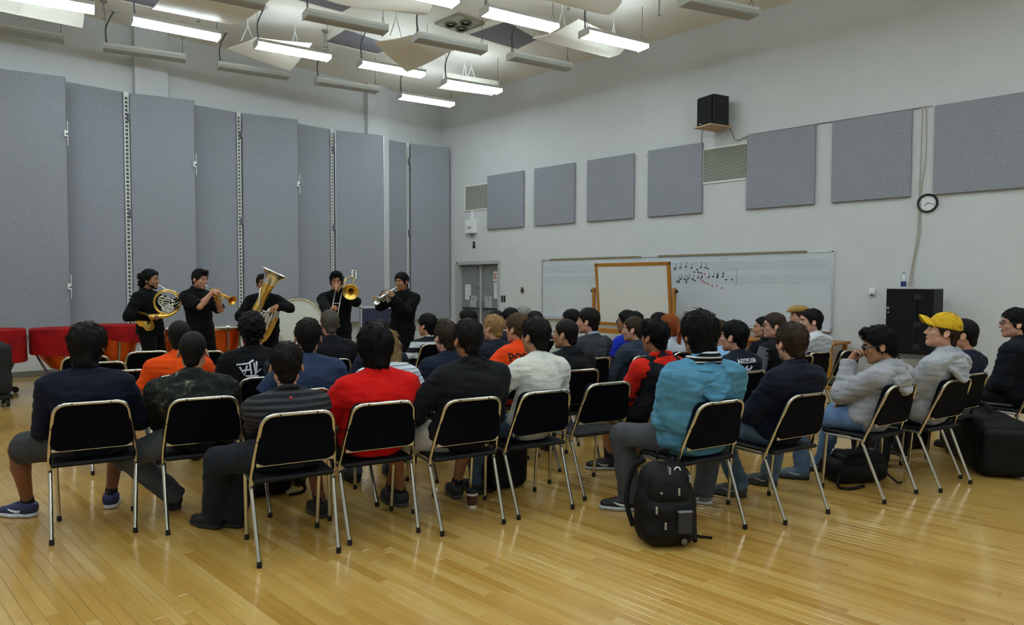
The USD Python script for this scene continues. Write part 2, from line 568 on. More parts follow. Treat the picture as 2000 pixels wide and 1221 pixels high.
def text(s, height, depth=0.002, bold=True):
    return meshkit.text_mesh(s, height, depth, bold)


def on_wall(m, y, z, x=ROOM_X1, width=None):
    """Lays a mesh drawn in the xy plane (reading along +x, front +z) against the right wall with its left end at y."""
    M = frame4((x, y, z), (0, -1, 0), (0, 0, 1), (-1, 0, 0))
    return moved(m, M=M)


t = thing('exit_sign', 'white EXIT sign with red letters on the right-hand door leaf', 'sign', (ROOM_X1 + 0.12, 0, 0))
obj('plate', box((-0.004, 11.7, 1.63), (0, 11.92, 1.86), 0.001), PAPER, t, False)
obj('lettering', on_wall(text('EXIT', 0.13), 11.905, 1.68, -0.004), mat('exit_red', '#a8301f', 0.6), t, False)


def notice(label, y0, y1, z0, z1, lines=6):
    t = thing('paper_notice', label, 'notice', (ROOM_X1 + 0.12, 0, 0))
    obj('sheet', box((-0.0025, y0, z0), (-0.0005, y1, z1)), PAPER, t, False)
    h = (z1 - z0) / (lines + 1)
    obj('print', cat([box((-0.0032, y0 + 0.03, z1 - h * (k + 1) - h * 0.18), (-0.0025, y1 - 0.03 - 0.04 * ((k * 7) % 3), z1 - h * (k + 1) + h * 0.1)) for k in range(lines)]), mat('faint_print', '#6b7078', 0.8), t, False)


notice('printed white sheet taped high on the left door leaf', 12.72, 12.92, 1.18, 1.55, 9)
notice('printed white sheet right below the red EXIT sign', 11.7, 11.9, 1.22, 1.6, 10)
for lab, y0 in (('square pale notice with one small mark beside the left door pull', 12.5), ('square pale notice with one small mark beside the right door pull', 11.97)):
    t = thing('paper_notice', lab, 'notice', (ROOM_X1 + 0.12, 0, 0))
    obj('sheet', box((-0.0025, y0, 1.0), (-0.0005, y0 + 0.25, 1.27)), mat('pale_sheet', '#a9adad', 0.8), t, False)
    obj('print', box((-0.0032, y0 + 0.115, 1.17), (-0.0025, y0 + 0.135, 1.22)), INK, t, False)

# ------------------------------------------------------------------ folded acoustic panels along the back wall
YF = 13.7        # the flat panels lie on the wall; the others swing out from a slotted channel
FOLDS = [((2.06, 13.60), (3.05, 13.32), 'grey acoustic panel at the left edge of the picture, above the red-covered drums'), ((3.03, YF), (4.0, YF), 'recessed grey acoustic panel left of the first white slotted channel'),
         ((4.09, 13.60), (5.09, 13.30), 'grey acoustic panel swung out right of the first slotted channel, behind the horn player'), ((5.07, YF), (6.03, YF), 'recessed grey acoustic panel left of the second slotted channel, behind the rolled-sleeved trumpeter'),
         ((6.12, 13.60), (7.15, 13.29), 'grey acoustic panel swung out right of the second channel, behind the tuba'), ((7.13, YF), (8.11, YF), 'recessed grey acoustic panel left of the third channel, above the bass drum'),
         ((8.2, 13.60), (9.28, 13.31), 'grey acoustic panel swung out right of the third channel, behind the trombone'), ((9.26, YF), (10.17, YF), 'narrow recessed grey acoustic panel left of the last channel'),
         ((10.24, 13.60), (11.24, 13.33), 'grey acoustic panel meeting the right wall beside the double door')]
PZ0, PZ1 = 0.7, 4.92
STRIP = mat('panel_edge', '#71747b', 0.7)
for i, ((xa, ya), (xb, yb), lab) in enumerate(FOLDS):
    e = unit((xb - xa, yb - ya, 0))
    L = math.hypot(xb - xa, yb - ya)
    M = frame4((xa, ya, 0), e, np.cross([0, 0, 1], e), (0, 0, 1))
    t = thing('acoustic_panel', lab, 'acoustic panel')
    z1 = PZ1 if i % 2 == 0 else PZ1 + 0.02
    obj('felt_face', moved(box((0.008, -0.045, PZ0), (L - 0.008, 0.0, z1), 0.006), M=M), FELT, t, False)
    if i % 2 == 0:
        for z in (1.1, 2.8, 4.5):
            obj('hinge', box((xa - 0.035, ya - 0.03, z - 0.06), (xa + 0.03, 13.66, z + 0.06), 0.003), STRIP, t, False)
    obj('edge_strip', moved(cat(box((0.0, -0.04, PZ0), (0.008, 0.0, z1)), box((L - 0.008, -0.04, PZ0), (L, 0.0, z1))), M=M), ALU if i == 6 else STRIP, t, False)
for x, w, lab in ((4.045, 0.085, 'white slotted channel between the tall grey panels left of the horn player'), (6.075, 0.07, 'white slotted channel between the tall grey panels left of the tuba'),
                  (8.155, 0.06, 'white slotted channel between the grey panels above the trombonist'), (10.205, 0.055, 'white slotted channel nearest the right wall')):
    t = thing('slotted_channel', lab, 'channel')
    y = 13.64
    obj('channel', cat(box((x - w / 2, y, PZ0), (x + w / 2, ROOM_Y1, PZ1 + 0.02)), box((x - w / 2, y - 0.02, PZ0), (x - w / 2 + 0.008, y, PZ1 + 0.02)), box((x + w / 2 - 0.008, y - 0.02, PZ0), (x + w / 2, y, PZ1 + 0.02))), WHITE, t, False)
    tag(obj('slots', cat([box((x - w * 0.24, y - 0.004, z), (x + w * 0.24, y + 0.001, z + 0.045)) for z in np.arange(PZ0 + 0.05, PZ1 - 0.05, 0.07)]), mat('slot_shadow', '#565c59', 0.7), t, False), kind='stuff')
for x, y, z, lab in ((3.03, 13.24, 4.0, 'small white latch high on the panel edge at the left'), (3.03, 13.24, 1.5, 'small white latch low on the panel edge above the red drum covers'),
                     (5.07, 13.22, 3.75, 'small white latch on the panel edge above the trumpeter'), (7.13, 13.21, 3.6, 'small white latch on the panel edge above the tuba')):
    t = thing('panel_latch', lab, 'latch', (x, y, z))
    obj('plate', box((-0.03, 0.0, -0.05), (0.015, 0.045, 0.05), 0.004), WHITE, t, False)
    obj('keeper', box((0.012, 0.0, -0.2), (0.022, 0.015, 0.2), 0.003), WHITE, t, False)
    obj('bolt', box((-0.012, -0.012, -0.02), (0.02, 0.0, 0.0), 0.003), DARK, t, False)

# ------------------------------------------------------------------ square acoustic panels and grilles on the right wall
SQ = [(10.79, 11.96, 'nearest the corner, beside the grey grille'), (9.32, 10.46, 'second from the corner'), (7.84, 8.99, 'third from the corner, above the easel'), (6.38, 7.52, 'left of the grille under the loudspeaker'),
      (4.4, 5.54, 'right of the grille under the loudspeaker'), (3.03, 4.14, 'left of the hanging cords'), (1.55, 2.74, 'right of the wall clock, cut by the picture edge')]
for y0, y1, lab in SQ:
    t = thing('wall_panel', 'square grey acoustic wall panel ' + lab, 'acoustic panel', (ROOM_X1, 0, 0))
    obj('felt_face', box((-0.055, y0, 2.84), (-0.004, y1, 4.09), 0.006), FELT, t, False)
    obj('backing', box((-0.008, y0 + 0.01, 2.85), (0, y1 - 0.01, 4.08)), DARK, t, False)


def grille(label, y0, y1, z0, z1):
    t = thing('wall_grille', label, 'vent', (ROOM_X1, 0, 0))
    obj('frame', cat(box((-0.02, y0, z0), (0, y0 + 0.025, z1), 0.003), box((-0.02, y1 - 0.025, z0), (0, y1, z1), 0.003), box((-0.02, y0, z0), (0, y1, z0 + 0.025), 0.003), box((-0.02, y0, z1 - 0.025), (0, y1, z1), 0.003)), WHITE, t, False)
    obj('backing', box((-0.004, y0 + 0.02, z0 + 0.02), (0, y1 - 0.02, z1 - 0.02)), mat('grille_dark', '#3f443c', 0.8), t, False)
    sl = mat('grille_slat', '#b6b8ac', 0.5)
    for k, z in enumerate(np.linspace(z0 + 0.035, z1 - 0.035, 24)):
        m = box((-0.014, y0 + 0.02, -0.009), (-0.011, y1 - 0.02, 0.009))
        m.apply_transform(trimesh.transformations.rotation_matrix(0.6, [0, 1, 0], (-0.0125, 0, 0)))
        m.apply_translation((0, 0, z))
        obj('slat', m, sl, t, False)


grille('greenish slatted air grille half behind the corner wall panel', 11.9, 12.8, 3.32, 3.94)
grille('pale slatted air grille below the wall loudspeaker', 5.5, 6.4, 3.35, 3.98)

# ------------------------------------------------------------------ loudspeaker, clock, boxes and cords on the right wall
t = thing('speaker_shelf', 'wooden corner shelf on two steel tubes under the loudspeaker', 'shelf', (11.0, 6.05, 4.27))
R45 = -17
obj('board', moved(box((-0.24, -0.2, -0.025), (0.24, 0.2, 0), 0.003), rz=R45), mat('pale_wood', '#b79a76', 0.6, vary=0.1), t, False)
obj('tube_leg', tube([(-0.05, 0.16, -0.025), (-0.02, 0.2, -0.3)], 0.013), STEEL, t)
obj('tube_leg', tube([(0.19, -0.13, -0.025), (0.19, -0.13, -0.26)], 0.013), STEEL, t)
t = thing('loudspeaker', 'black loudspeaker on the little shelf high on the right wall', 'speaker', (11.0, 6.05, 4.27), R45)
obj('cabinet', box((-0.17, -0.19, 0), (0.19, 0.19, 0.5), 0.006), BLACK, t, False)
obj('grille_cloth', box((-0.195, -0.175, 0.02), (-0.17, 0.175, 0.48), 0.008), mat('speaker_cloth', '#0b0c10', 0.9), t, False)
obj('name_badge', box((-0.199, 0.06, 0.035), (-0.194, 0.12, 0.05), 0.001), STEEL, t, False)
t = thing('speaker_cable', 'thin grey cable running from the loudspeaker along the panel tops', 'cable')
obj('run', tube([(11.2, 5.86, 4.32), (11.24, 5.76, 4.05), (11.28, 5.7, 4.03), (11.285, 5.5, 4.1), (11.285, 3.0, 4.1), (11.285, 2.94, 4.1)], 0.006, 6), CABLEM, t)
for k, (dy, lab) in enumerate(((0.0, 'left of two pale cords hanging down the wall beside the clock'), (-0.05, 'right of two pale cords hanging down the wall beside the clock'))):
    t = thing('hanging_cord', lab, 'cord')
    P = [(11.285, 2.98 + dy * 4, 4.1), (11.285, 2.94 + dy, 4.1), (11.285, 2.91 + dy, 4.05), (11.285, 2.91 + dy * 1.2, 3.4), (11.285, 2.92 + dy * 0.4, 2.86), (11.285, 2.93 + dy * 0.6, 2.3), (11.285, 2.98 + dy * 0.4, 1.9), (11.28, 3.03 + dy * 0.8, 1.54)]
    obj('cord', tube(spline(P, 5), 0.006, 6), mat('cord_beige', '#a59a88', 0.7), t)
t = thing('wall_clock', 'round black-rimmed wall clock below the hanging cords', 'clock', (ROOM_X1 - 0.002, 2.81, 2.73))
obj('rim', lathe([(0.11, 0), (0.133, 0), (0.133, 0.035), (0.124, 0.045), (0.11, 0.04), (0.108, 0.012)], 40, (-1, 0, 0)), BLACK, t)
dial = obj('dial', lathe([(0, 0.004), (0.112, 0.004), (0.112, 0.012), (0, 0.012)], 40, (-1, 0, 0)), PAPER, t)


def hand(a, L, w):
    m = box((-w, -0.015, 0), (w, L, 0.002))
    m.apply_transform(trimesh.transformations.rotation_matrix(-math.radians(a), [0, 0, 1]))
    return on_wall(m, 0, 0, -0.013)


obj('hour_hand', hand(232, 0.055, 0.004), INK, dial, False)
obj('minute_hand', hand(105, 0.085, 0.003), INK, dial, False)
obj('hour_marks', cat([moved(on_wall(box((-0.002, 0.09, 0), (0.002, 0.104, 0.0015)), 0, 0, -0.012), M=trimesh.transformations.rotation_matrix(a * math.pi / 6, [1, 0, 0])) for a in range(12)]), INK, dial, False)
t = thing('alarm_box', 'white alarm box with short conduit high beside the corner', 'alarm box', (ROOM_X1, 0, 0))
obj('case', box((-0.1, 12.35, 2.78), (0, 12.7, 3.1), 0.01), WHITE, t, False)
obj('lens', box((-0.115, 12.45, 2.9), (-0.098, 12.6, 2.95), 0.004), ALU, t, False)
obj('conduit', cat(tube([(-0.02, 12.5, 2.78), (-0.02, 12.5, 2.68)], 0.012), tube([(-0.02, 12.56, 2.78), (-0.02, 12.56, 2.7)], 0.012)), STEEL, t)
obj('mounting_bracket', box((-0.03, 12.5, 3.1), (0, 12.56, 3.32), 0.003), WHITE, t, False)
t = thing('wall_switch', 'small black key switch below the white alarm box', 'switch', (ROOM_X1, 0, 0))
obj('plate', box((-0.012, 12.43, 2.42), (0, 12.51, 2.58), 0.003), BLACK, t, False)
obj('lamp', box((-0.016, 12.45, 2.5), (-0.012, 12.49, 2.54), 0.001), GREYMET, t, False)
t = thing('light_switch', 'black double light switch right of the door', 'switch', (ROOM_X1, 0, 0))
for y in (11.42, 11.5):
    q = obj('rocker', box((-0.014, y - 0.022, 1.15), (0, y + 0.022, 1.29), 0.004), BLACK, t, False)
obj('plate', box((-0.006, 11.38, 1.14), (0, 11.54, 1.3), 0.002), GREYMET, t, False)
t = thing('thermostat', 'small brass and black wall control left of the whiteboard', 'thermostat', (ROOM_X1, 0, 0))
obj('plate', box((-0.02, 10.8, 1.36), (0, 10.89, 1.49), 0.004), mat('old_brass', '#8f8a66', 0.4, metal=0.6), t, False)
obj('dial', lathe([(0, 0), (0.028, 0), (0.028, 0.03), (0, 0.03)], 16, (-1, 0, 0), (-0.02, 10.83, 1.42)), BLACK, t)
t = thing('outlet_box', 'white surface outlet box on the wall left of the black cabinet', 'outlet', (ROOM_X1, 0, 0))
obj('case', box((-0.05, 3.48, 1.41), (0, 3.56, 1.51), 0.004), WHITE, t, False)
obj('cover_plate', box((-0.056, 3.485, 1.43), (-0.05, 3.555, 1.48), 0.002), PAPER, t, False)
obj('socket_face', box((-0.06, 3.5, 1.4), (-0.05, 3.53, 1.42), 0.001), DARK, t, False)

# ------------------------------------------------------------------ whiteboard with music staves
t = thing('whiteboard', 'long wall whiteboard with printed staves and handwritten notes', 'whiteboard', (ROOM_X1, 0, 0))
WY0, WY1, WZ0, WZ1 = 4.1, 10.22, 0.86, 2.08
obj('panel', box((-0.022, WY0, WZ0), (0, WY1, WZ1)), BOARD, t, False)
fr = obj('frame', cat(box((-0.03, WY0 - 0.02, WZ0 - 0.02), (0, WY0 + 0.015, WZ1 + 0.02)), box((-0.03, WY1 - 0.015, WZ0 - 0.02), (0, WY1 + 0.02, WZ1 + 0.02)), box((-0.03, WY0, WZ1 - 0.01), (0, WY1, WZ1 + 0.02)), box((-0.03, WY0, WZ0 - 0.02), (0, WY1, WZ0 + 0.01))), ALU, t, False)
obj('joint_strip', box((-0.025, 7.46, WZ0), (-0.022, 7.475, WZ1)), ALU, t, False)
obj('pen_tray', box((-0.1, WY0, WZ0 - 0.045), (0, WY1, WZ0 - 0.02), 0.004), ALU, t, False)
for y0, y1 in ((4.5, 7.28), (7.66, 10.0)):
    obj('map_rail', box((-0.045, y0, WZ1 - 0.005), (-0.03, y1, WZ1 + 0.03), 0.004), mat('cork_rail', '#857b60', 0.7), t, False)
STAFF = mat('staff_lines', '#93999f', 0.6)
for y0, y1 in ((4.15, 7.4), (7.55, 10.15)):
    for zt in (1.95, 1.71):
        obj('staff', cat([box((-0.0235, y0, zt - k * 0.033 - 0.0028), (-0.022, y1, zt - k * 0.033 + 0.0028)) for k in range(5)]), STAFF, t, False)


def note(px, z, up=True, m=INK, stem=True):
    y = 7.06 - px * (7.06 - 4.1) / 1665.0     # pixels of a close-up, from the easel to the board's end
    q = lathe([(0, -0.001), (0.019, -0.001), (0.019, 0.001), (0, 0.001)], 10, (-1, 0, 0))
    q.vertices[:, 2] *= 0.75
    q.apply_translation((-0.0235, y, z))
    if stem:
        s = 1 if up else -1
        q = cat(q, box((-0.0245, y - 0.019, min(z, z + s * 0.095)), (-0.0225, y - 0.012, max(z, z + s * 0.095))))
    return obj('music_note', q, m, t, False)


for px, z in ((140, 1.87), (205, 1.88), (270, 1.86), (378, 1.87), (428, 1.86), (10, 1.85), (80, 1.86)):
    note(px, z)
for px, z in ((190, 1.655), (150, 1.66), (238, 1.67), (285, 1.655), (345, 1.68), (385, 1.69), (465, 1.69), (512, 1.7), (560, 1.7), (618, 1.7), (215, 1.64), (125, 1.63)):
    note(px, z)
for px, z in ((75, 1.84), (335, 1.83), (455, 1.845), (655, 1.645), (718, 1.645), (100, 1.61), (125, 1.6), (212, 1.6), (312, 1.63), (560, 1.735), (620, 1.75), (560, 1.68), (305, 1.785), (345, 1.785), (375, 1.77)):
    note(px, z, stem=False)
for px, z in ((420, 1.75), (380, 1.65), (400, 1.62), (428, 1.59), (458, 1.57), (505, 1.535), (555, 1.535), (610, 1.5)):
    note(px, z, m=REDINK, stem=False)
q = spline([(0, 0, 0), (0.02, 0.1, 0), (0.025, 0.2, 0), (0.0, 0.31, 0)], 5)
obj('barline_bracket', on_wall(ring_sweep(q, 0.004, 5), 5.72, 1.52, -0.024), mat('faint_marker', '#8f959b', 0.7), t)
obj('marker_scribble', on_wall(text('A 7 bar', 0.035, 0.001, False), 6.02, 2.0, -0.0225), mat('faint_marker', '#8f959b', 0.7), t, False)

# ------------------------------------------------------------------ easel board, wooden table, black cabinet with bottle
t = thing('easel_board', 'wood-framed swivelling whiteboard on a wooden stand before the wall board', 'easel', (10.35, 7.22, 0), 0)
ey0, ey1, ez0, ez1 = -0.8, 0.8, 0.8, 1.95
tilt = trimesh.transformations.rotation_matrix(math.radians(-6), [0, 1, 0], (0, 0, 1.47))
obj('writing_panel', moved(box((-0.012, ey0 + 0.05, ez0 + 0.05), (0.012, ey1 - 0.05, ez1 - 0.05)), M=tilt), mat('easel_white', '#cfd3d2', 0.35, vary=0.02, vscale=4), t, False)
for lo, hi in (((-0.022, ey0, ez0), (0.022, ey0 + 0.06, ez1)), ((-0.022, ey1 - 0.06, ez0), (0.022, ey1, ez1)), ((-0.022, ey0, ez0), (0.022, ey1, ez0 + 0.06)), ((-0.022, ey0, ez1 - 0.06), (0.022, ey1, ez1))):
    obj('frame_rail', moved(box(lo, hi, 0.005), M=tilt), OAK, t, False)
for y in (ey0 - 0.06, ey1 + 0.06):
    obj('post', box((-0.03, y - 0.025, 0.1), (0.03, y + 0.025, 1.5), 0.006), OAK, t, False)
    obj('foot', box((-0.3, y - 0.03, 0.02), (0.3, y + 0.03, 0.1), 0.008), OAK, t, False)
    obj('clamp_knob', lathe([(0, 0), (0.03, 0), (0.034, 0.02), (0.02, 0.04), (0, 0.04)], 14, (0, 1 if y > 0 else -1, 0), (0, y + (0.025 if y > 0 else -0.025), 1.44)), DARK, t)
obj('stretcher', box((-0.02, ey0 - 0.05, 0.66), (0.02, ey1 + 0.05, 0.75), 0.005), OAK, t, False)

t = thing('wooden_table', 'long low oak table against the wall under the whiteboard', 'table', (10.85, 0, 0))
obj('tabletop', box((-0.35, 3.78, 0.66), (0.35, 6.6, 0.7), 0.006), OAK, t, False)
obj('apron', box((-0.31, 3.84, 0.57), (-0.28, 6.54, 0.66), 0.003), mat('dark_oak', '#7d4c18', 0.5, vary=0.2), t, False)
for y in (3.82, 6.5):
    for x in (-0.33, 0.27):
        obj('leg', box((x, y, 0), (x + 0.06, y + 0.06, 0.66), 0.005), OAK, t, False)

cx, cy0, cy1 = 10.55, 2.53, 3.11
t = thing('black_cabinet', 'tall black equipment cabinet on a stand in front of the right wall', 'cabinet')
obj('carcass', box((cx + 0.02, cy0, 0.62), (cx + 0.5, cy1, 1.5), 0.006), BLACKP, t, False)
dl = obj('door', box((cx - 0.005, cy0 + 0.19, 0.63), (cx + 0.02, cy1 - 0.005, 1.49), 0.004), BLACKP, t, False)
obj('latch', box((cx - 0.025, cy1 - 0.05, 1.22), (cx - 0.004, cy1 - 0.01, 1.26), 0.003), STEEL, dl, False)
obj('lock', lathe([(0, 0), (0.011, 0), (0.011, 0.012), (0, 0.012)], 12, (-1, 0, 0), (cx - 0.005, cy1 - 0.035, 1.18)), ALU, dl)
dr = obj('door', box((cx - 0.005, cy0 + 0.005, 0.63), (cx + 0.02, cy0 + 0.185, 1.49), 0.004), BLACKP, t, False)
for z in (0.72, 1.02, 1.4):
    obj('hinge', cat(tube([(cx - 0.008, cy0 + 0.187, z - 0.04), (cx - 0.008, cy0 + 0.187, z + 0.04)], 0.007), box((cx - 0.008, cy0 + 0.15, z - 0.035), (cx - 0.003, cy0 + 0.225, z + 0.035))), mat('gunmetal', '#3a3b40', 0.4, metal=0.7), dr)
obj('top_trim', box((cx - 0.004, cy0 - 0.004, 1.5), (cx + 0.5, cy1 + 0.004, 1.512), 0.003), GREYMET, t, False)
obj('stand_shelf', box((cx + 0.03, cy0 + 0.03, 0.55), (cx + 0.47, cy1 - 0.03, 0.62), 0.004), mat('cabinet_base', '#5d5a58', 0.6), t, False)
for x in (cx + 0.04, cx + 0.42):
    for y in (cy0 + 0.04, cy1 - 0.08):
        obj('leg', box((x, y, 0), (x + 0.04, y + 0.04, 0.56), 0.004), BLACKP, t, False)
t = thing('water_bottle', 'clear water bottle with blue label standing on the black cabinet', 'bottle', (10.75, 2.95, 1.512))
obj('bottle', lathe([(0, 0), (0.031, 0), (0.034, 0.01), (0.034, 0.12), (0.03, 0.15), (0.016, 0.185), (0.014, 0.205), (0, 0.205)], 20), mat('clear_plastic', '#c3ccd4', 0.1, spec=0.6), t)
obj('label_wrap', lathe([(0.0345, 0.025), (0.0352, 0.026), (0.0352, 0.095), (0.0345, 0.096)], 20), mat('blue_label', '#242a63', 0.4), t)
obj('bottle_cap', lathe([(0, 0.2), (0.016, 0.2), (0.016, 0.228), (0, 0.228)], 16), mat('grey_cap', '#8d949c', 0.4), t)

# ------------------------------------------------------------------ ceiling: fluorescent pendants
LENS_ON = emitter('lit_lens', LAMP_COL, LAMP)
UPL_ON = emitter('lit_top_slot', LAMP_COL, LAMP * 0.6)
LENS_OFF = mat('unlit_lens', '#a9aba5', 0.5)
HOUSE = mat('lamp_housing', '#c4c6c2', 0.5)
LZ = 5.45
FL, FWD = 1.22, 0.27


def make_lamp(lit, label, loc, rz):
    t = thing('pendant_lamp', label, 'ceiling lamp', loc, rz)
    obj('housing', cat(box((0, -FWD * 0.5, 0.035), (FL, FWD * 0.5, 0.085), 0.006), box((-0.012, -FWD * 0.52, -0.024), (0.0, FWD * 0.52, 0.09)), box((FL, -FWD * 0.52, -0.024), (FL + 0.012, FWD * 0.52, 0.09))), HOUSE, t, False)
    prof = [(-FWD * 0.5, 0.035), (-FWD * 0.47, -0.01), (-FWD * 0.36, -0.022), (FWD * 0.36, -0.022), (FWD * 0.47, -0.01), (FWD * 0.5, 0.035)]
    m = trimesh.creation.extrude_polygon(Polygon(prof), FL - 0.002)
    m.apply_transform(frame4((0.001, 0, 0), (0, 1, 0), (0, 0, 1), (1, 0, 0)))
    obj('lens', m, LENS_ON if lit else LENS_OFF, t, False)
    obj('uplight_lens', box((0.06, -0.06, 0.084), (FL - 0.06, 0.06, 0.09), 0.002), UPL_ON if lit else LENS_OFF, t, False)
    top = CEIL - LZ
    for x in (0.03, FL - 0.03):
        obj('hanger', cat(tube([(x, -0.06, 0.085), (x, 0, 0.24)], 0.004, 6), tube([(x, 0.06, 0.085), (x, 0, 0.24)], 0.004, 6), tube([(x, 0, 0.24), (x, 0, top)], 0.004, 6)), CABLEM, t)
    obj('power_cord', tube(spline([(0.05, 0.03, 0.085), (0.03, 0.03, 0.3), (0.06, 0.05, 0.45), (0.16, 0.06, top)], 5), 0.011, 7), CABLEM, t)
    obj('canopy', lathe([(0, top - 0.02), (0.06, top - 0.02), (0.06, top), (0, top)], 14, loc=(0.16, 0.06, 0)), HOUSE, t)
    return t


# (x, y, lit, angle, label)
LAMPS = [(3.50, 11.45, 1, -10, 'lit ceiling lamp hanging above the horn player, before the tan reflector'), (5.26, 11.12, 1, -12, 'lit ceiling lamp in front of the left diamond-shaped reflector'),
         (7.00, 10.75, 1, -13, 'lit ceiling lamp just below the two-toned diamond reflector'), (8.78, 12.0, 1, -13, 'lit ceiling lamp hanging lowest in view, nearest the back corner'),
         (8.78, 10.55, 1, -15, 'lit ceiling lamp in front of the curved reflector by the back corner'), (6.93, 7.43, 1, -14, 'lit ceiling lamp before the dark square ceiling panel, at top centre'),
         (8.62, 6.96, 1, -14, 'lit ceiling lamp in front of the two-part white reflector'), (1.80, 11.68, 1, -14, 'lit ceiling lamp at the top left edge, before a curved reflector'),
         (5.26, 7.80, 1, -14, 'lit ceiling lamp only peeping in at the top of the picture'),
         (3.56, 13.1, 0, -17, 'unlit ceiling lamp hanging under the brightest one above the horn player'), (5.30, 12.72, 0, -15, 'unlit ceiling lamp above the trumpeter, close to the back wall'),
         (7.02, 12.3, 0, -15, 'unlit ceiling lamp below the left diamond reflector, over the trombonist'), (6.90, 9.0, 0, -15, 'unlit ceiling lamp in front of the two-toned diamond reflector'),
         (8.60, 8.55, 0, -14, 'unlit ceiling lamp above the curved reflector by the corner'), (5.20, 9.4, 0, -14, 'unlit brownish ceiling lamp left of the dark square ceiling panel'),
         (1.80, 13.4, 0, -12, 'unlit ceiling lamp at the left edge close to the wall'), (3.42, 9.8, 0, -14, 'unlit ceiling lamp cut by the top edge over the tan reflector'),
         (8.62, 5.2, 0, -22, 'unlit white ceiling lamp near the right wall, cut by the top edge')]
protos = {}
for x, y, lit, a, lab in LAMPS:
    if lit in protos:
        copy_of(protos[lit], 'pendant_lamp', lab, 'ceiling lamp', (x, y, LZ), a)
    else:
        protos[lit] = make_lamp(lit, lab, (x, y, LZ), a)
k = 0
for y, xs in ((10.2, (-2.2, 0.1)), (7.9, (-3.2, -0.4, 2.4)), (5.6, (-3, -0.6, 2.0, 4.6)), (3.4, (-3, -0.3, 2.4, 5.1, 8.0)), (1.2, (-3, -0.3, 2.4, 5.1, 7.8)), (-1.2, (-3, -0.2, 2.5, 5.2, 8.2)), (-3.4, (-3, -0.2, 2.5, 5.2, 8.4))):
    for x in xs:
        copy_of(protos[1], 'pendant_lamp', 'lit ceiling lamp of the rows behind and above the camera', 'ceiling lamp', (x, y, LZ), -14, 'lamps outside the picture')

# ------------------------------------------------------------------ ceiling: hanging sound reflectors
REFL = mat('reflector_white', '#e6e3d8', 0.35, spec=0.5)


def reflector(label, A, B, C, D, sag=0.12, ridge=None, n=12):
    """A bent sheet with the corners A, B, C, D (going round), bulging down by sag; ridge: folds along A-C or B-D instead."""
    A, B, C, D = (np.asarray(q, float) for q in (A, B, C, D))
    V = []
    for s in np.linspace(0, 1, n):
        for q in np.linspace(0, 1, n):
            p = (1 - s) * ((1 - q) * A + q * B) + s * ((1 - q) * D + q * C)
            if ridge == 'BD':
                w = (1 - abs(s + q - 1) ** 1.4)
            elif ridge == 'AC':
                w = (1 - abs(s - q) ** 1.4)
            elif ridge == 'v':
                w = 1 - abs(2 * q - 1)
            else:
                w = 4 * s * (1 - s)
            V.append(p - np.array([0, 0, sag * w]))
    V = np.array(V)
    N = len(V)
    V2 = V + np.array([0, 0, 0.012])
    F = []
    for i in range(n - 1):
        for j in range(n - 1):
            a, b, c, d = i * n + j, i * n + j + 1, (i + 1) * n + j + 1, (i + 1) * n + j
            F += [(a, b, c), (a, c, d), (N + a, N + c, N + b), (N + a, N + d, N + c)]
    rim = [j for j in range(n)] + [i * n + n - 1 for i in range(1, n)] + [(n - 1) * n + j for j in range(n - 2, -1, -1)] + [i * n for i in range(n - 2, 0, -1)]
    for a, b in zip(rim, rim[1:] + rim[:1]):
        F += [(b, a, N + a), (b, N + a, N + b)]
    c = V.mean(0)
    t = thing('sound_reflector', label, 'sound reflector', (c[0], c[1], c[2]))
    m = trimesh.Trimesh(np.vstack([V, V2]) - c, np.array(F), process=False)
    trimesh.repair.fix_normals(m)
    obj('sheet', m, REFL, t, 40)
    for p in ((A + B) / 2, (C + D) / 2):
        p = p * 0.8 + c * 0.2
        z = CEIL - c[2]
        q = p - c
        obj('hanger', cat(tube([q + (-0.12, 0, 0), (q[0], q[1], max(q[2] + 0.25, z - 0.12))], 0.009, 6), tube([q + (0.12, 0, 0), (q[0], q[1], max(q[2] + 0.25, z - 0.12))], 0.009, 6), tube([(q[0], q[1], max(q[2] + 0.25, z - 0.12)), (q[0], q[1], z)], 0.009, 6)), WHITE, t)
    return t


def up(p, z):
    """The point at height z on the line from the camera through p (given at 5.5 m)."""
    d = np.array([p[0], p[1], 5.5 - EYE])
    s = (z - EYE) / d[2]
    return np.array([d[0] * s, d[1] * s, z])


reflector('curved white reflector behind the lamp at the top left edge', up((1.58, 11.51), 5.8), up((2.84, 11.28), 5.8), up((3.08, 12.43), 5.42), up((1.71, 12.56), 5.42), 0.1)
reflector('tan-looking flat reflector above the lamp over the horn player', up((3.58, 10.86), 5.6), up((4.63, 10.63), 5.6), up((4.6, 9.23), 5.75), up((3.37, 9.57), 5.75), 0.08)
reflector('diamond-shaped reflector behind the second lamp from the left', up((5.06, 11.74), 5.65), up((5.04, 10.64), 5.85), up((5.93, 10.5), 5.75), up((6.23, 11.83), 5.5), 0.1, 'BD')
reflector('diamond-shaped reflector, one half bright and one half tan', up((6.59, 9.71), 5.6), up((6.57, 8.7), 5.8), up((7.73, 9.0), 5.7), up((7.62, 10.19), 5.5), 0.16, 'BD')
reflector('curved reflector over the lamp nearest the corner', up((8.45, 10.16), 5.8), up((9.58, 9.84), 5.8), up((10.07, 10.65), 5.45), up((9.01, 11.04), 5.45), 0.12)
reflector('white two-part reflector beside the dark ceiling panel', up((8.28, 7.74), 5.6), up((8.17, 6.71), 5.8), up((9.56, 6.76), 5.75), up((9.91, 7.44), 5.45), 0.07, 'v', 13)
reflector('brightly lit pale reflector at the top centre edge', up((4.86, 8.72), 5.75), up((6.18, 7.61), 5.75), up((6.46, 8.23), 5.6), up((5.84, 8.54), 5.6), 0.06)
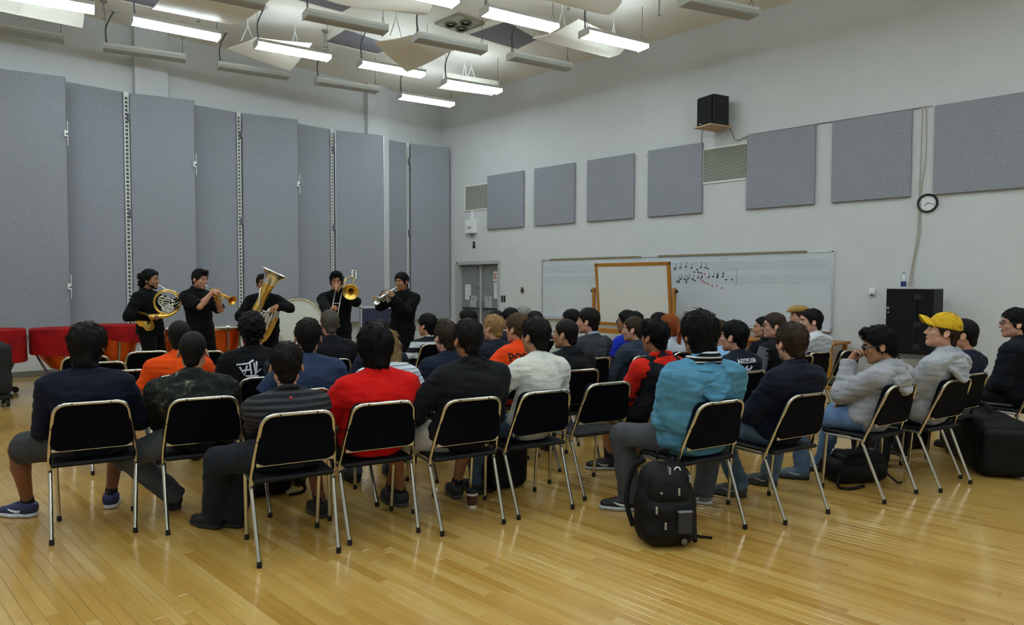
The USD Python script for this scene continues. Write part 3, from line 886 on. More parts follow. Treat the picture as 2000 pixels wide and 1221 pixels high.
reflector('tan-looking reflector at the top right, above the two-part one', up((7.27, 6.61), 5.6), up((8.18, 6.33), 5.55), up((8.09, 5.86), 5.75), up((7.19, 5.99), 5.8), 0.1)

CPAN = mat('ceiling_felt', '#77757c', 0.95, vary=0.08, vscale=40)
for lab, q in (('dark square felt panel on the ceiling behind the diamond reflectors', [(6.85, 11.67), (6.77, 10.84), (7.98, 10.91), (7.9, 11.55)]), ('dark square felt panel on the ceiling left of the two-part reflector', [(8.45, 9.48), (8.48, 8.55), (9.5, 8.75), (9.62, 9.4)]),
               ('small dark felt panel on the ceiling at the top, left of centre', [(5.3, 10.3), (5.95, 9.6), (6.29, 9.7), (6.31, 10.2)]), ('dark felt panel at the ceiling above the horn player', [(3.4, 11.6), (4.4, 11.4), (4.5, 12.2), (3.6, 12.3)])):
    t = thing('ceiling_panel', lab, 'acoustic panel')
    P = Polygon(q)
    m = trimesh.creation.extrude_polygon(P, 0.05)
    m.apply_translation((0, 0, CEIL - 0.09))
    obj('felt_face', m, CPAN, t, False)
    f = trimesh.creation.extrude_polygon(P.buffer(0.03, join_style=2).difference(P), 0.1)
    f.apply_translation((0, 0, CEIL - 0.1))
    obj('frame', f, CEILM, t, False)
t = thing('ceiling_diffuser', 'square ceiling air diffuser with round vents at top centre', 'vent', (8.14, 9.35, CEIL))
obj('plate', box((-0.32, -0.32, -0.04), (0.32, 0.32, 0), 0.01), mat('diffuser', '#8d8b75', 0.6), t, False)
for x, y in ((-0.13, 0.1), (0.13, 0.12), (0.0, -0.15)):
    obj('round_vent', lathe([(0.05, -0.04), (0.11, -0.04), (0.1, -0.07), (0.07, -0.055)], 20, loc=(x, y, 0)), mat('diffuser_dark', '#4c4c40', 0.7), t)
SPR = [(3.47, 12.74, 'left of the lamp over the horn player'), (4.59, 11.75, 'on the edge of the tan reflector'), (9.59, 6.23, 'on the plain ceiling near the right wall'), (8.4, 7.1, 'at the top edge above the two-part reflector'), (8.41, 10.76, 'beside the tip of the two-toned reflector'), (6.67, 11.37, 'left of the dark panel behind the diamond reflector')]
proto = None
for x, y, lab in SPR:
    if proto is None:
        proto = thing('sprinkler', 'fire sprinkler ' + lab, 'sprinkler', (x, y, 5.85))
        obj('pipe', tube([(0, 0, 0.05), (0, 0, CEIL - 5.85)], 0.014, 8), STEEL, proto)
        obj('head', lathe([(0, -0.03), (0.03, -0.03), (0.03, -0.025), (0.008, -0.02), (0.012, 0.03), (0.02, 0.05), (0, 0.05)], 14), STEEL, proto)
        obj('rosette', lathe([(0, 0.24), (0.05, 0.24), (0.05, 0.28), (0, 0.28)], 14), STEEL, proto)
    else:
        copy_of(proto, 'sprinkler', 'fire sprinkler ' + lab, 'sprinkler', (x, y, 5.85))

# ------------------------------------------------------------------ music chairs
SEATM = mat('chair_black', '#0a0b0f', 0.55, spec=0.25, bump=0.25, bscale=350)
SHELL = mat('chair_shell', '#080a12', 0.6, spec=0.05)
RUBBER = mat('black_rubber', '#0a0a0a', 0.6)


def make_chair(label, loc, rz, group):
    t = thing('music_chair', label, 'chair', loc, rz, group)
    obj('seat', box((-0.225, -0.16, 0.435), (0.225, 0.25, 0.462), 0.012), SEATM, t, False)
    a = math.radians(14)
    M = frame4((0, -0.222, 0.69), (1, 0, 0), (0, math.cos(a), math.sin(a)), (0, -math.sin(a), math.cos(a)))
    pad = Polygon([(-0.165, -0.10), (0.165, -0.10), (0.142, 0.088), (-0.142, 0.088)]).buffer(0.055)
    m = trimesh.creation.extrude_polygon(pad, 0.04)
    m.apply_transform(M @ frame4((0, 0.012, 0.0), (1, 0, 0), (0, 0, 1), (0, -1, 0)))
    m.apply_translation((0, 0.036, 0.006))
    obj('backrest', m, SHELL, t, 30)
    # back frame: one bent tube from the left seat bracket over the top to the right one
    P = [(-0.232, -0.08, 0.40), (-0.232, -0.125, 0.50), (-0.19, -0.255, 0.832), (0.19, -0.255, 0.832), (0.232, -0.125, 0.50), (0.232, -0.08, 0.40)]
    obj('back_frame', tube(rounded_path(P, 0.075, 7), 0.0115, 12), CHROME, t)
    obj('crossbar', box((-0.215, -0.175, 0.532), (0.215, -0.163, 0.556), 0.003), CHROME, t, False)
    obj('seat_frame', tube(rounded_path([(-0.225, -0.1, 0.425), (-0.225, 0.235, 0.425), (0.225, 0.235, 0.425), (0.225, -0.1, 0.425)], 0.04, 5), 0.009, 8), STEEL, t)
    for s in (-1, 1):
        for y0, y1, x0, x1 in ((-0.078, -0.25, 0.232, 0.218), (0.2, 0.232, 0.222, 0.212)):
            lg = obj('leg', tube([(s * x0, y0, 0.425), (s * (x0 + x1) / 2, (y0 + y1) / 2, 0.22), (s * x1, y1, 0.02)], 0.0115, 12), CHROME, t)
            obj('glide', lathe([(0, 0), (0.013, 0), (0.015, 0.006), (0.015, 0.012), (0.0135, 0.016), (0.0138, 0.034), (0, 0.034)], 14, loc=(s * x1, y1, 0)), RUBBER, lg)
    for x, y, z in ((-0.1, -0.268, 0.832), (0.1, -0.268, 0.832), (-0.212, -0.205, 0.68), (0.212, -0.205, 0.68), (-0.234, -0.1, 0.405), (0.234, -0.1, 0.405)):
        obj('screw', lathe([(0, 0), (0.006, 0), (0.005, 0.004), (0, 0.005)], 8, (0, -1, 0.2), (x, y, z)), DARK, t)
    return t


CHAIR0 = []


def chair(label, x, y, ang, group=None):
    group = group or 'black music chairs in the audience'
    if not CHAIR0:
        CHAIR0.append(make_chair(label, (x, y, 0), ang, group))
        return CHAIR0[0]
    return copy_of(CHAIR0[0], 'music_chair', label, 'chair', (x, y, 0), ang, group)


# ------------------------------------------------------------------ people
SKINS = {k: mat('skin_' + k, c, 0.55, vary=0.08, vscale=25, spec=0.35) for k, c in dict(fair='#c08f78', light='#b5836a', tan='#9a6a4c', olive='#a87a5c', brown='#7c5038').items()}
HAIRS = {}
for k, c in dict(black='#0a090a', dark='#151110', brown='#33261d', midbrown='#4b3826', blond='#8d6f45', light='#8a7350', red='#7e3f18', grey='#85847f', salt='#4c463f').items():
    HAIRS[k] = mat('hair_' + k, c, 0.6, vary=0.35, vscale=1.0, bump=0.5, bscale=3.0, spec=0.14, stretch=(90, 90, 22))
EYEW, IRIS = mat('eye_white', '#a39a90', 0.4), mat('iris', '#20140e', 0.2)
LIPS = mat('lips', '#8a4c42', 0.5)
SHOE_MESH = {}


def shoe_meshes():
    if not SHOE_MESH:
        u = Solid(0.03).ell((0, 0.0, 0.055), (0.043, 0.05, 0.05)).cap((0, 0.0, 0.06), (0, 0.09, 0.045), 0.043, 0.038).cap((0, 0.09, 0.04), (0, 0.17, 0.035), 0.042, 0.034).cap((0, -0.01, 0.06), (0, 0.005, 0.105), 0.04, 0.039)
        u.cuts = [((0, 0, 0.02), (0, 0, -1)), ((0, 0, 0.105), (0, -0.35, 0.94))]
        s = Solid(0.03).cap((0, -0.012, 0.02), (0, 0.09, 0.016), 0.045, 0.046).cap((0, 0.09, 0.016), (0, 0.178, 0.024), 0.046, 0.036)
        s.cuts = [((0, 0, 0.03), (0, 0, 1)), ((0, 0, 0.001), (0, 0, -1))]
        SHOE_MESH['upper'], SHOE_MESH['sole'] = u.mesh(0.0095), s.mesh(0.0095)
        SHOE_MESH['opening'] = lathe([(0.02, 0.0), (0.036, 0.0), (0.042, 0.006), (0.036, 0.014), (0.026, 0.012)], 18)
    return SHOE_MESH


def swoosh(side):
    """A curved tick on the shoe's side, laid on the upper."""
    q = [(0.115, 0.062), (0.085, 0.045), (0.055, 0.036), (0.035, 0.036), (0.024, 0.044), (0.022, 0.058), (0.03, 0.052), (0.042, 0.049), (0.06, 0.051)]
    m = trimesh.creation.extrude_polygon(Polygon(q), 0.004)
    m = m.subdivide().subdivide()
    v = m.vertices.copy()
    W = shoe_meshes()['upper'].vertices
    W = W[W[:, 0] * side > 0.015]
    _, ix = cKDTree(W[:, 1:]).query(v[:, :2], k=3)
    m.vertices = np.stack([side * (np.abs(W[:, 0])[ix].max(1) + v[:, 2] - 0.001), v[:, 0], v[:, 1]], 1)
    trimesh.repair.fix_normals(m)
    return m


def add_shoe(par, at, yaw, upper, sole, tick=None, lace=None, pitch=0):
    S = shoe_meshes()
    Rz = trimesh.transformations.rotation_matrix(math.radians(yaw), [0, 0, 1]) @ trimesh.transformations.rotation_matrix(math.radians(pitch), [1, 0, 0])
    mv = lambda m: moved(m, at, M=Rz)
    sh = obj('shoe', mv(S['upper']), mat('shoe_' + upper[1:], upper, 0.6, bump=0.2, bscale=300), par, True)
    obj('sole', mv(S['sole']), mat('sole_' + sole[1:], sole, 0.6), sh, True)
    if tick:
        for s in (-1, 1):
            obj('tick_mark', mv(swoosh(s)), mat('tick_' + tick[1:], tick, 0.5), sh, False)
    L = mat('lace_' + (lace or upper)[1:], lace or upper, 0.8)
    obj('laces', mv(cat([tube([(-0.022, y, z), (0, y + 0.004, z + 0.007), (0.022, y, z)], 0.004, 5) for y, z in ((0.05, 0.098), (0.07, 0.09), (0.09, 0.083), (0.11, 0.077))])), L, sh)


def ik(S, Tg, a, b, pole):
    S, Tg = np.asarray(S, float), np.asarray(Tg, float)
    d = Tg - S
    L = np.linalg.norm(d)
    if L > (a + b) * 0.995:
        Tg = S + d * ((a + b) * 0.995 / L)
        d = Tg - S
        L = np.linalg.norm(d)
    u = d / L
    x = (a * a - b * b + L * L) / (2 * L)
    h = math.sqrt(max(a * a - x * x, 0))
    p = np.asarray(pole, float)
    p = unit(p - u * (p @ u))
    return S + u * x + p * h, Tg


def hand_mesh(W, fdir, palm, side, curl, h=0.006):
    """A hand with its wrist at W, fingers along fdir, the palm facing palm; side +1 right, -1 left."""
    f = unit(fdir)
    n = unit(np.asarray(palm, float) - f * (np.asarray(palm, float) @ f))
    x = np.cross(f, -n) * side           # towards the thumb
    s = Solid(0.010)
    pt = lambda a, b, c: tuple(np.asarray(W, float) + x * a + f * b - n * c)
    roots = ((0.028, 0.090, 0.070), (0.009, 0.094, 0.079), (-0.010, 0.090, 0.073), (-0.027, 0.082, 0.057))
    s.cap(pt(0, -0.02, 0), pt(0, 0.02, 0), 0.024, 0.024, 0.02)
    for rx, ry, _ in roots:
        s.cap(pt(rx * 0.6, 0.012, 0), pt(rx, ry - 0.012, 0), 0.0165, 0.0125, 0.014)
    for k, (rx, ry, L) in enumerate(roots):
        p, ang = np.array([rx, ry - 0.008, 0.0]), 0.15
        for seg, (frac, r0, r1) in enumerate(((0.45, 0.0098, 0.009), (0.3, 0.009, 0.0083), (0.25, 0.0083, 0.0072))):
            ang += curl * (0.8, 1.0, 0.6)[seg]
            q = p + np.array([0.006 * (k - 1.5) * -0.3, math.cos(ang) * L * frac, -math.sin(ang) * L * frac])
            s.cap(pt(*p), pt(*q), r0, r1, 0.004)
            p = q
    a0 = np.array([0.02, 0.02, -0.006])
    a1, a2 = np.array([0.048, 0.048, -0.016]), None
    a2 = a1 + np.array([0.012 - 0.018 * curl, 0.03, -0.012 - 0.012 * curl])
    a3 = a2 + np.array([-0.006 - 0.012 * curl, 0.025, -0.008])
    s.cap(pt(*a0), pt(*a1), 0.016, 0.012, 0.012).cap(pt(*a1), pt(*a2), 0.011, 0.0095, 0.004).cap(pt(*a2), pt(*a3), 0.0095, 0.008, 0.004)
    return s.mesh(h)


CR_C, CR_R = np.array([0, -0.012, 0.035]), np.array([0.075, 0.097, 0.09])


def head_solid(jaw=1.0, beard=False):
    s = Solid(0.022)
    s.ell(CR_C, CR_R)
    s.ell((0, 0.028, -0.025), (0.061 * jaw, 0.066, 0.088))
    s.cap((-0.046 * jaw, 0.005, -0.062), (0, 0.066, -0.094), 0.022, 0.021).cap((0.046 * jaw, 0.005, -0.062), (0, 0.066, -0.094), 0.022, 0.021)
    s.cap((-0.03, 0.078, 0.024), (0.03, 0.078, 0.024), 0.013, k=0.012)
    s.cap((-0.046, 0.062, -0.022), (0.046, 0.062, -0.022), 0.016, k=0.02)
    s.ell((-0.031, 0.098, 0.004), (0.017, 0.012, 0.010), k=0.012, sub=True).ell((0.031, 0.098, 0.004), (0.017, 0.012, 0.010), k=0.012, sub=True)
    s.cap((0, 0.09, 0.012), (0, 0.107, -0.024), 0.008, 0.0125, k=0.008)
    s.cap((-0.011, 0.096, -0.03), (0.011, 0.096, -0.03), 0.0085, k=0.006)
    s.cap((-0.018, 0.087, -0.054), (0.018, 0.087, -0.054), 0.0075, k=0.006).cap((-0.014, 0.087, -0.064), (0.014, 0.087, -0.064), 0.0075, k=0.006)
    for e in (-1, 1):
        M = trimesh.transformations.euler_matrix(0.25, e * -0.25, 0)[:3, :3]
        s.ell((e * 0.083, -0.012, -0.008), (0.011, 0.02, 0.033), M, k=0.006)
        s.ell((e * 0.094, -0.008, -0.006), (0.007, 0.011, 0.02), M, k=0.006, sub=True)
    s.cap((0, -0.022, -0.03), (0, -0.042, -0.16), 0.055, 0.046, k=0.03)
    return s


def hair_solid(style, thick):
    tt = thick
    ts = thick * 0.75
    s = Solid(0.02)
    if style in ('short', 'buzz', 'medium', 'spiky', 'curly', 'quiff', 'receding', 'cap'):
        cut = [((0, 0.085, 0.075), unit((0, 0.8, -0.6))), ((0, 0.015, -0.025), unit((0, 0.6, -0.8)))]
        if style == 'receding':
            cut[0] = ((0, 0.05, 0.09), unit((0, 0.8, -0.6)))
        zn = -0.085 if style in ('medium', 'curly') else -0.07
        s.ell(CR_C + (0, -0.004, 0.002), CR_R + (ts, tt * 0.9, tt), cut=cut + [((0, 0, zn), (0, 0.2, -1))])
        s.cap((0, -0.055, -0.02), (0, -0.06, zn + 0.02), 0.05 + ts * 0.4, 0.046 + ts * 0.3, cut=[((0, 0, zn), (0, 0.2, -1))])
        if style in ('quiff', 'spiky'):
            s.ell((0, 0.055, 0.115), (0.05, 0.045, 0.026), k=0.02)
        if style in ('short', 'buzz', 'receding', 'quiff', 'spiky', 'cap'):
            for e in (-1, 1):
                s.ell((e * 0.09, -0.012, -0.012), (0.03, 0.026, 0.036), k=0.008, sub=True)
    elif style == 'mop':       # long fringe, over the ears, down to the collar
        cut = [((0, 0.09, 0.05), unit((0, 0.9, -0.43))), ((0, 0.03, -0.045), unit((0, 0.8, -0.6)))]
        s.ell(CR_C + (0, -0.004, 0), CR_R + (ts + 0.008, tt, tt + 0.004), cut=cut)
        s.cap((0, -0.04, -0.01), (0, -0.055, -0.085), 0.075 + ts * 0.6, 0.062 + ts * 0.5, cut=cut + [((0, 0, -0.115), (0, 0, -1))])
    else:                      # long, bun, pony: drawn back from the forehead
        cut = [((0, 0.072, 0.085), unit((0, 0.85, -0.53))), ((0, 0.005, -0.02), unit((0, 0.8, -0.6)))]
        s.ell(CR_C + (0, -0.004, 0.002), CR_R + (ts, tt * 0.9, tt), cut=cut)
        s.cap((0, -0.055, -0.02), (0, -0.06, -0.06), 0.055 + ts * 0.4, 0.048, cut=[((0, 0, -0.1), (0, 0.2, -1))])
        if style == 'long':
            for x in (-0.07, -0.035, 0, 0.035, 0.07):
                s.cap((x, -0.05 + abs(x) * 0.4, 0.02), (x * 1.15, -0.085 + abs(x) * 0.6, -0.16), 0.034, 0.03).cap((x * 1.15, -0.085 + abs(x) * 0.6, -0.16), (x * 1.1, -0.11 + abs(x) * 0.5, -0.30), 0.03, 0.012)
        if style == 'bun':
            s.ell((0, -0.14, 0.04), (0.045, 0.04, 0.042), k=0.012)
            s.cap((0, -0.085, -0.02), (0, -0.105, -0.13), 0.05, 0.034)
            s.ell((0, -0.11, -0.05), (0.07, 0.045, 0.055))
        if style == 'pony':
            s.cap((0, -0.11, 0.02), (0, -0.15, -0.05), 0.026, 0.028).cap((0, -0.15, -0.05), (0, -0.14, -0.24), 0.03, 0.012)
    return s


def strands(par, m, hair, tohead, seed, n):
    """Locks of hair lying on the hair's surface, combed away from the crown, as curves."""
    rg = np.random.default_rng(seed)
    _, _, N = meshkit.arrays(m, True)
    i = rg.integers(len(m.vertices), size=n)
    P, N = m.vertices[i], N[i]
    crown = np.array([0.012, -0.045, 0.2])
    d = P - crown
    if hair[0] in ('quiff', 'spiky', 'mop'):
        d = d + np.array([0, 0.05, 0])
    d = d + np.array([0, 0, -0.05]) + rg.normal(0, {'curly': 0.12, 'spiky': 0.07, 'quiff': 0.06}.get(hair[0], 0.025), (n, 3))
    d -= N * (d * N).sum(1)[:, None]
    d /= np.maximum(np.linalg.norm(d, axis=1, keepdims=True), 1e-6)
    L = rg.uniform(0.018, 0.04, n)[:, None] * {'long': 1.8, 'curly': 0.7, 'mop': 1.3}.get(hair[0], 1.0)
    lift = rg.uniform(0.1, 0.32, n)[:, None] * {'spiky': 2.2, 'curly': 2.0, 'quiff': 1.6, 'long': 0.5, 'pony': 0.4, 'bun': 0.6}.get(hair[0], 0.8)
    P = P - N * 0.0025
    C = np.stack([P, P + d * L * 0.33 + N * L * lift * 0.5, P + d * L * 0.66 + N * L * lift * 0.75, P + d * L + N * L * lift * 0.6], 1).reshape(-1, 3)
    C = tohead(trimesh.Trimesh(C, np.zeros((0, 3), int), process=False)).vertices
    c = UsdGeom.BasisCurves.Define(stage, numbered(path_of(par), 'hair_lock'))
    c.CreateTypeAttr('cubic')
    c.CreateBasisAttr('bspline')
    c.CreateWrapAttr('pinned')
    c.CreateCurveVertexCountsAttr([4] * n)
    c.CreatePointsAttr([Gf.Vec3f(*map(float, q)) for q in C])
    c.CreateWidthsAttr(np.tile([0.005, 0.0042, 0.003, 0.0006], n).astype(np.float32).tolist())
    c.SetWidthsInterpolation('vertex')
    UsdShade.MaterialBindingAPI.Apply(c.GetPrim()).Bind(HAIRS[hair[2]])
    tag(c.GetPrim(), kind='stuff')


class Person:
    """One figure: joints in metres in its own frame (x to its right, y ahead, z up)."""


def Rz3(a):
    return np.array([[math.cos(a), -math.sin(a), 0], [math.sin(a), math.cos(a), 0], [0, 0, 1]])


def Rx3(a):
    return np.array([[1, 0, 0], [0, math.cos(a), -math.sin(a)], [0, math.sin(a), math.cos(a)]])


def Ry3(a):
    return np.array([[math.cos(a), 0, math.sin(a)], [0, 1, 0], [-math.sin(a), 0, math.cos(a)]])


def build_person(label, loc, ang, *, head, gaze=0.0, nod=0.0, roll=0.0, hs=1.0, mass=1.0, belly=1.0, width=1.0, sit=True, pelvis=None, knees=None, feet=None, hands=None, elbows=((1, -0.6, -0.4), (-1, -0.6, -0.4)),
                 palms=None, fdirs=None, curl=0.35, skin='light', hair=('short', 0.014, 'dark'), top=None, bottom=None, shoes=None, extras=(), far=False, seed=0, h=None, shrug=0.0, group=None, beard=None, rest_turn=0.0, foot_yaw=(-8, 8), foot_pitch=(0, 0)):
    """hands: right and left wrist targets; top: dict(kind, mat, fit, hood ...); bottom: dict(kind, mat)."""
    t = thing('person', label, 'person', loc, ang, group)
    h = h or (0.012 if far else 0.0095)
    RT = Rz3(math.radians(-rest_turn))
    rest = lambda y: [(RT @ np.array([0, y, 0.69]), RT @ np.array([0, -0.9703, -0.2419]))] * sit
    Hc = np.array(head, float)
    RH = Rz3(math.radians(-gaze)) @ Rx3(math.radians(-nod)) @ Ry3(math.radians(roll))
    N = Hc + RH @ np.array([0, -0.042, -0.122]) * hs
    Pv = np.array(pelvis if pelvis is not None else ((0, -0.0, 0.565) if sit else (0, 0, 0.93)), float)
    sw = 0.185 * width * (0.9 + 0.1 * mass)
    S0 = N + np.array([0, -0.012, -0.078 + shrug - 0.11 * max(0, mass - 1.0)])
    up = unit(S0 - Pv)
    L = np.linalg.norm(S0 - Pv)
    bow = np.array([0, -0.035, 0]) if sit else np.zeros(3)
    sp = lambda q: Pv + (S0 - Pv) * q + bow * 4 * q * (1 - q)
    side = np.array([1.0, 0, 0])
    fwd = np.cross(up, side)
    fwd = unit(fwd)
    TM = np.stack([side, fwd * 1.0, np.cross(side, fwd)], 1)
    sh = {1: S0 + side * sw + np.array([0, 0.0, -0.028]), -1: S0 - side * sw + np.array([0, 0.0, -0.028])}
    hands = hands or ((0.09, 0.22, 0.60), (-0.09, 0.22, 0.60))
    el, wr = {}, {}
    for k, s in ((0, 1), (1, -1)):
        el[s], wr[s] = ik(sh[s], hands[k], 0.285, 0.255, elbows[k])
    hip = {s: Pv + np.array([s * 0.092, 0.02, -0.015 if sit else -0.06]) for s in (1, -1)}
    feet = feet or (((0.15, 0.43), (-0.15, 0.43)) if sit else ((0.11, 0.03), (-0.11, 0.03)))
    kn, an = {}, {}
    for k, s in ((0, 1), (1, -1)):
        f = feet[k]
        fy = math.radians(foot_yaw[k])
        ank = np.array([f[0], f[1], (f[2] if len(f) > 2 else 0.0) + 0.095])
        pole = (knees[k] if knees else ((s * 0.35, 0.6, 1.0) if sit else (s * 0.1, 1, 0)))
        Lg = 0.43 if sit else (Pv[2] - 0.06 - 0.095) / 2 * 1.012
        kn[s], an[s] = ik(hip[s], ank, Lg, Lg * 0.98 if sit else Lg, pole)

    def torso(e, m=1.0, kk=0.05):
        o = Solid(kk)
        pcut = [((0, 0, 0.463), (0, 0, -1))] if sit else None
        o.ell(Pv + np.array([0, 0.0, 0.02]), ((0.168 * m + e), (0.122 * m + e), 0.125 + e), cut=pcut)
        o.ell(sp(0.36) + fwd * 0.012 * belly, ((0.148 * m * belly + e), (0.108 * m * belly + e), 0.15 * (L / 0.5) + e), TM)
        o.ell(sp(0.72), ((0.165 * m * width + e), (0.112 * m + e), 0.19 * (L / 0.5) + e), TM)
        o.cap(sh[1] - side * 0.045, sh[-1] + side * 0.045, 0.062 * m + e, k=0.06)
        for s in (1, -1):
            o.cap(N + np.array([s * 0.02, -0.012, -0.035]), sh[s] + np.array([-s * 0.05, -0.01, 0.022]), 0.042 + e, 0.038 + e, k=0.04)
        return o

    am = 0.85 + 0.15 * mass

    def arm(o, s, e, long=True, short_to=0.55):
        o.cap(sh[s], sh[s] + (el[s] - sh[s]) * (1 if long else short_to), 0.058 * am + e, (0.046 if long else 0.054) * am + e + (0 if long else 0.012), k=0.035,
              cut=None if long else [(sh[s] + (el[s] - sh[s]) * short_to, unit(el[s] - sh[s]))])
        if long:
            d = unit(wr[s] - el[s])
            o.cap(el[s], wr[s] + d * 0.03, 0.046 * am + e, 0.032 + e, k=0.03, cut=[(wr[s] + d * 0.005, d)])

    # --- the body: one continuous skin
    hb = 0.021 if far else 0.0175
    b = torso(-0.024, mass)
    b.cuts = rest(-0.14)
    lg = 0.0 if bottom is None or bottom['kind'] == 'shorts' else 0.009
    ah = 0.008 if top['kind'] == 'long' else 0.0
    for s in (1, -1):
        b.cap(sh[s], el[s], 0.046 * am, 0.041 * am - ah, k=0.03)
        b.cap(el[s], el[s] + (wr[s] - el[s]) * 0.35, 0.041 * am - ah, 0.041 * am - ah, k=0.02).cap(el[s] + (wr[s] - el[s]) * 0.35, wr[s], 0.041 * am - ah, 0.026, k=0.02)
        b.cap(hip[s], kn[s], 0.07 * am, 0.054 * am - lg, k=0.04, cut=[((0, 0, 0.466), (0, 0, -1))] if sit and kn[s][2] > 0.5 else None)
        q = kn[s] + (an[s] - kn[s]) * 0.33 + np.array([0, -0.02, 0])
        b.cap(kn[s], q, 0.053 * am - lg, 0.054 * am - lg, k=0.02).cap(q, an[s], 0.053 * am - lg, 0.034, k=0.02)
        fy = math.radians(foot_yaw[0 if s == 1 else 1])
        b.cap(an[s], an[s] + np.array([-math.sin(fy) * 0.1, math.cos(fy) * 0.1, -0.055]), 0.034, 0.026, k=0.02)
    hd = head_solid(1.0)
    hm = hd.mesh(0.0078 if far else 0.006)
    hm.vertices = (hm.vertices * hs) @ RH.T + Hc
    pieces = [b.mesh(hb), hm]
    palms = palms or ((-0.3, 0.1, -1), (0.3, 0.1, -1))
    for k, s in ((0, 1), (1, -1)):
        d = fdirs[k] if fdirs else unit(wr[s] - el[s])
        pieces.append(hand_mesh(wr[s], d, palms[k], s, curl if np.isscalar(curl) else curl[k], 0.0075 if far else 0.006))
    body = obj('body', fuse(pieces), SKINS[skin], t, True)

    tohead = lambda m: trimesh.Trimesh((m.vertices * hs) @ RH.T + Hc, m.faces, process=False)
    # --- face
    for e in (-1, 1):
        ey = obj('eye', tohead(trimesh.Trimesh(*(lambda q: (q.vertices * 0.0115 + (e * 0.031, 0.0795, 0.004), q.faces))(trimesh.creation.icosphere(1, 1.0)))), EYEW, t, True)
        obj('iris', tohead(lathe([(0, -0.003), (0.0075, -0.003), (0.005, 0.0012), (0, 0.002)], 10, (0, 1, 0), (e * 0.031, 0.0898, 0.004))), IRIS, ey)
        obj('eyebrow', tohead(tube(spline([(e * 0.012, 0.0905, 0.024), (e * 0.03, 0.0915, 0.03), (e * 0.048, 0.078, 0.025)], 4), 0.0042, 6)), HAIRS[hair[2]] if hair[2] in HAIRS else HAIRS['dark'], t)
    obj('lips', tohead(cat(tube(spline([(-0.02, 0.0905, -0.059), (-0.006, 0.0965, -0.056), (0.006, 0.0965, -0.056), (0.02, 0.0905, -0.059)], 3), 0.0035, 6), tube(spline([(-0.018, 0.0905, -0.061), (0, 0.096, -0.064), (0.018, 0.0905, -0.061)], 3), 0.0042, 6))), LIPS, t)
    # --- hair
    if hair and hair[0] != 'bald':
        hsld = hair_solid(hair[0], hair[1])
        m = hsld.mesh(0.0075 if far else 0.006)
        amp, fr, ax = {'curly': (0.014, 45, (1, 1, 1)), 'spiky': (0.01, 60, (1, 1, 0.6)), 'mop': (0.008, 38, (1, 1, 0.35)), 'long': (0.006, 45, (1, 1, 0.2)), 'buzz': (0.0015, 60, (1, 1, 1)), 'bun': (0.012, 42, (1, 1, 1)), 'quiff': (0.008, 45, (1, 0.7, 0.7))}.get(hair[0], (0.005, 50, (1, 1, 0.5)))
        ruffle(m, amp, fr, seed, ax)
        hp_ = obj('hair', tohead(slim(m, 0.0007)), HAIRS[hair[2]], t, True)
        if hair[0] != 'buzz':
            strands(hp_, m, hair, tohead, seed, 330 if far else 900)
    if beard:
        q = Solid(0.012).cap((-0.05, 0.004, -0.055), (-0.03, 0.05, -0.085), 0.0215).cap((0.05, 0.004, -0.055), (0.03, 0.05, -0.085), 0.0215).cap((-0.03, 0.05, -0.085), (0.03, 0.05, -0.085), 0.023).cap((0, 0.062, -0.094), (0, 0.07, -0.098), 0.024)
        q.cap((-0.022, 0.086, -0.046), (0.022, 0.086, -0.046), 0.0075, k=0.004)
        obj('beard', tohead(ruffle(q.mesh(0.006), 0.003, 60, seed)), HAIRS[beard], t, True)
    # --- top
    e = 0.014 + top.get('fit', 0.0)
    long = top['kind'] == 'long'
    s_ = torso(e, mass)
    hem = top.get('hem', 0.0)
    for s in (1, -1):
        arm(s_, s, e * (1.0 if long else 0.7), long, top.get('sleeve', 0.6))
    s_.torus(N + RH @ np.array([0, -0.004, -0.042]), RH @ Rx3(-0.35), (0.062, 0.068), 0.012 if not top.get('hood') else 0.02, k=0.02)
    s_.cuts = [((0, 0, 0.466 if sit else Pv[2] - 0.13 + hem), (0, 0, -1))] + rest(-0.168)
    m = s_.mesh(h)
    ruffle(m, 0.010 if long else 0.008, 11, seed, (1, 1, 1.6))
    ruffle(m, top.get('folds', 0.0065), 24, seed + 5, (0.45, 0.45, 1.9))
    m = sm = slim(m)
    shirt = obj(top.get('name', 'shirt'), m, top['mat'], t, True)
    if long and top.get('cuffs'):
        for s in (1, -1):
            d = unit(wr[s] - el[s])
            obj('cuff', tube([wr[s] - d * 0.045, wr[s] + d * 0.004], 0.037, 12), top['cuffs'], shirt)
    if top.get('hood'):
        q = Solid(0.03)
        B = N + np.array([0, -0.082 - 0.06 * max(0, mass - 1), -0.055 - 0.12 * max(0, mass - 1)])
        q.ell(B, (0.115, 0.04, 0.075)).ell(B + np.array([0, -0.03, -0.075]), (0.095, 0.032, 0.075)).cap(B + np.array([-0.10, 0.02, -0.01]), B + np.array([0, -0.035, -0.14]), 0.03).cap(B + np.array([0.10, 0.02, -0.01]), B + np.array([0, -0.035, -0.14]), 0.03)
        q.torus(N + np.array([0, 0.0, -0.035]), Rx3(-0.5), (0.085, 0.09), 0.03, k=0.02)
        U = spline([N + np.array([-0.10, 0.03, -0.06]), B + np.array([-0.125, 0.02, -0.03]), B + np.array([-0.085, -0.035, -0.105]), B + np.array([0, -0.055, -0.15]), B + np.array([0.085, -0.035, -0.105]), B + np.array([0.125, 0.02, -0.03]), N + np.array([0.10, 0.03, -0.06])], 3)
        for a_, b_ in zip(U, U[1:]):
            q.cap(a_, b_, 0.020, k=0.012)
        q.ell(B + np.array([0, 0.01, 0.075]), (0.075, 0.025, 0.05), sub=True, k=0.025)
        m = q.mesh(h * 0.9)
        ruffle(m, 0.014, 17, seed + 9, (0.5, 0.8, 2.0))
        m = slim(m)
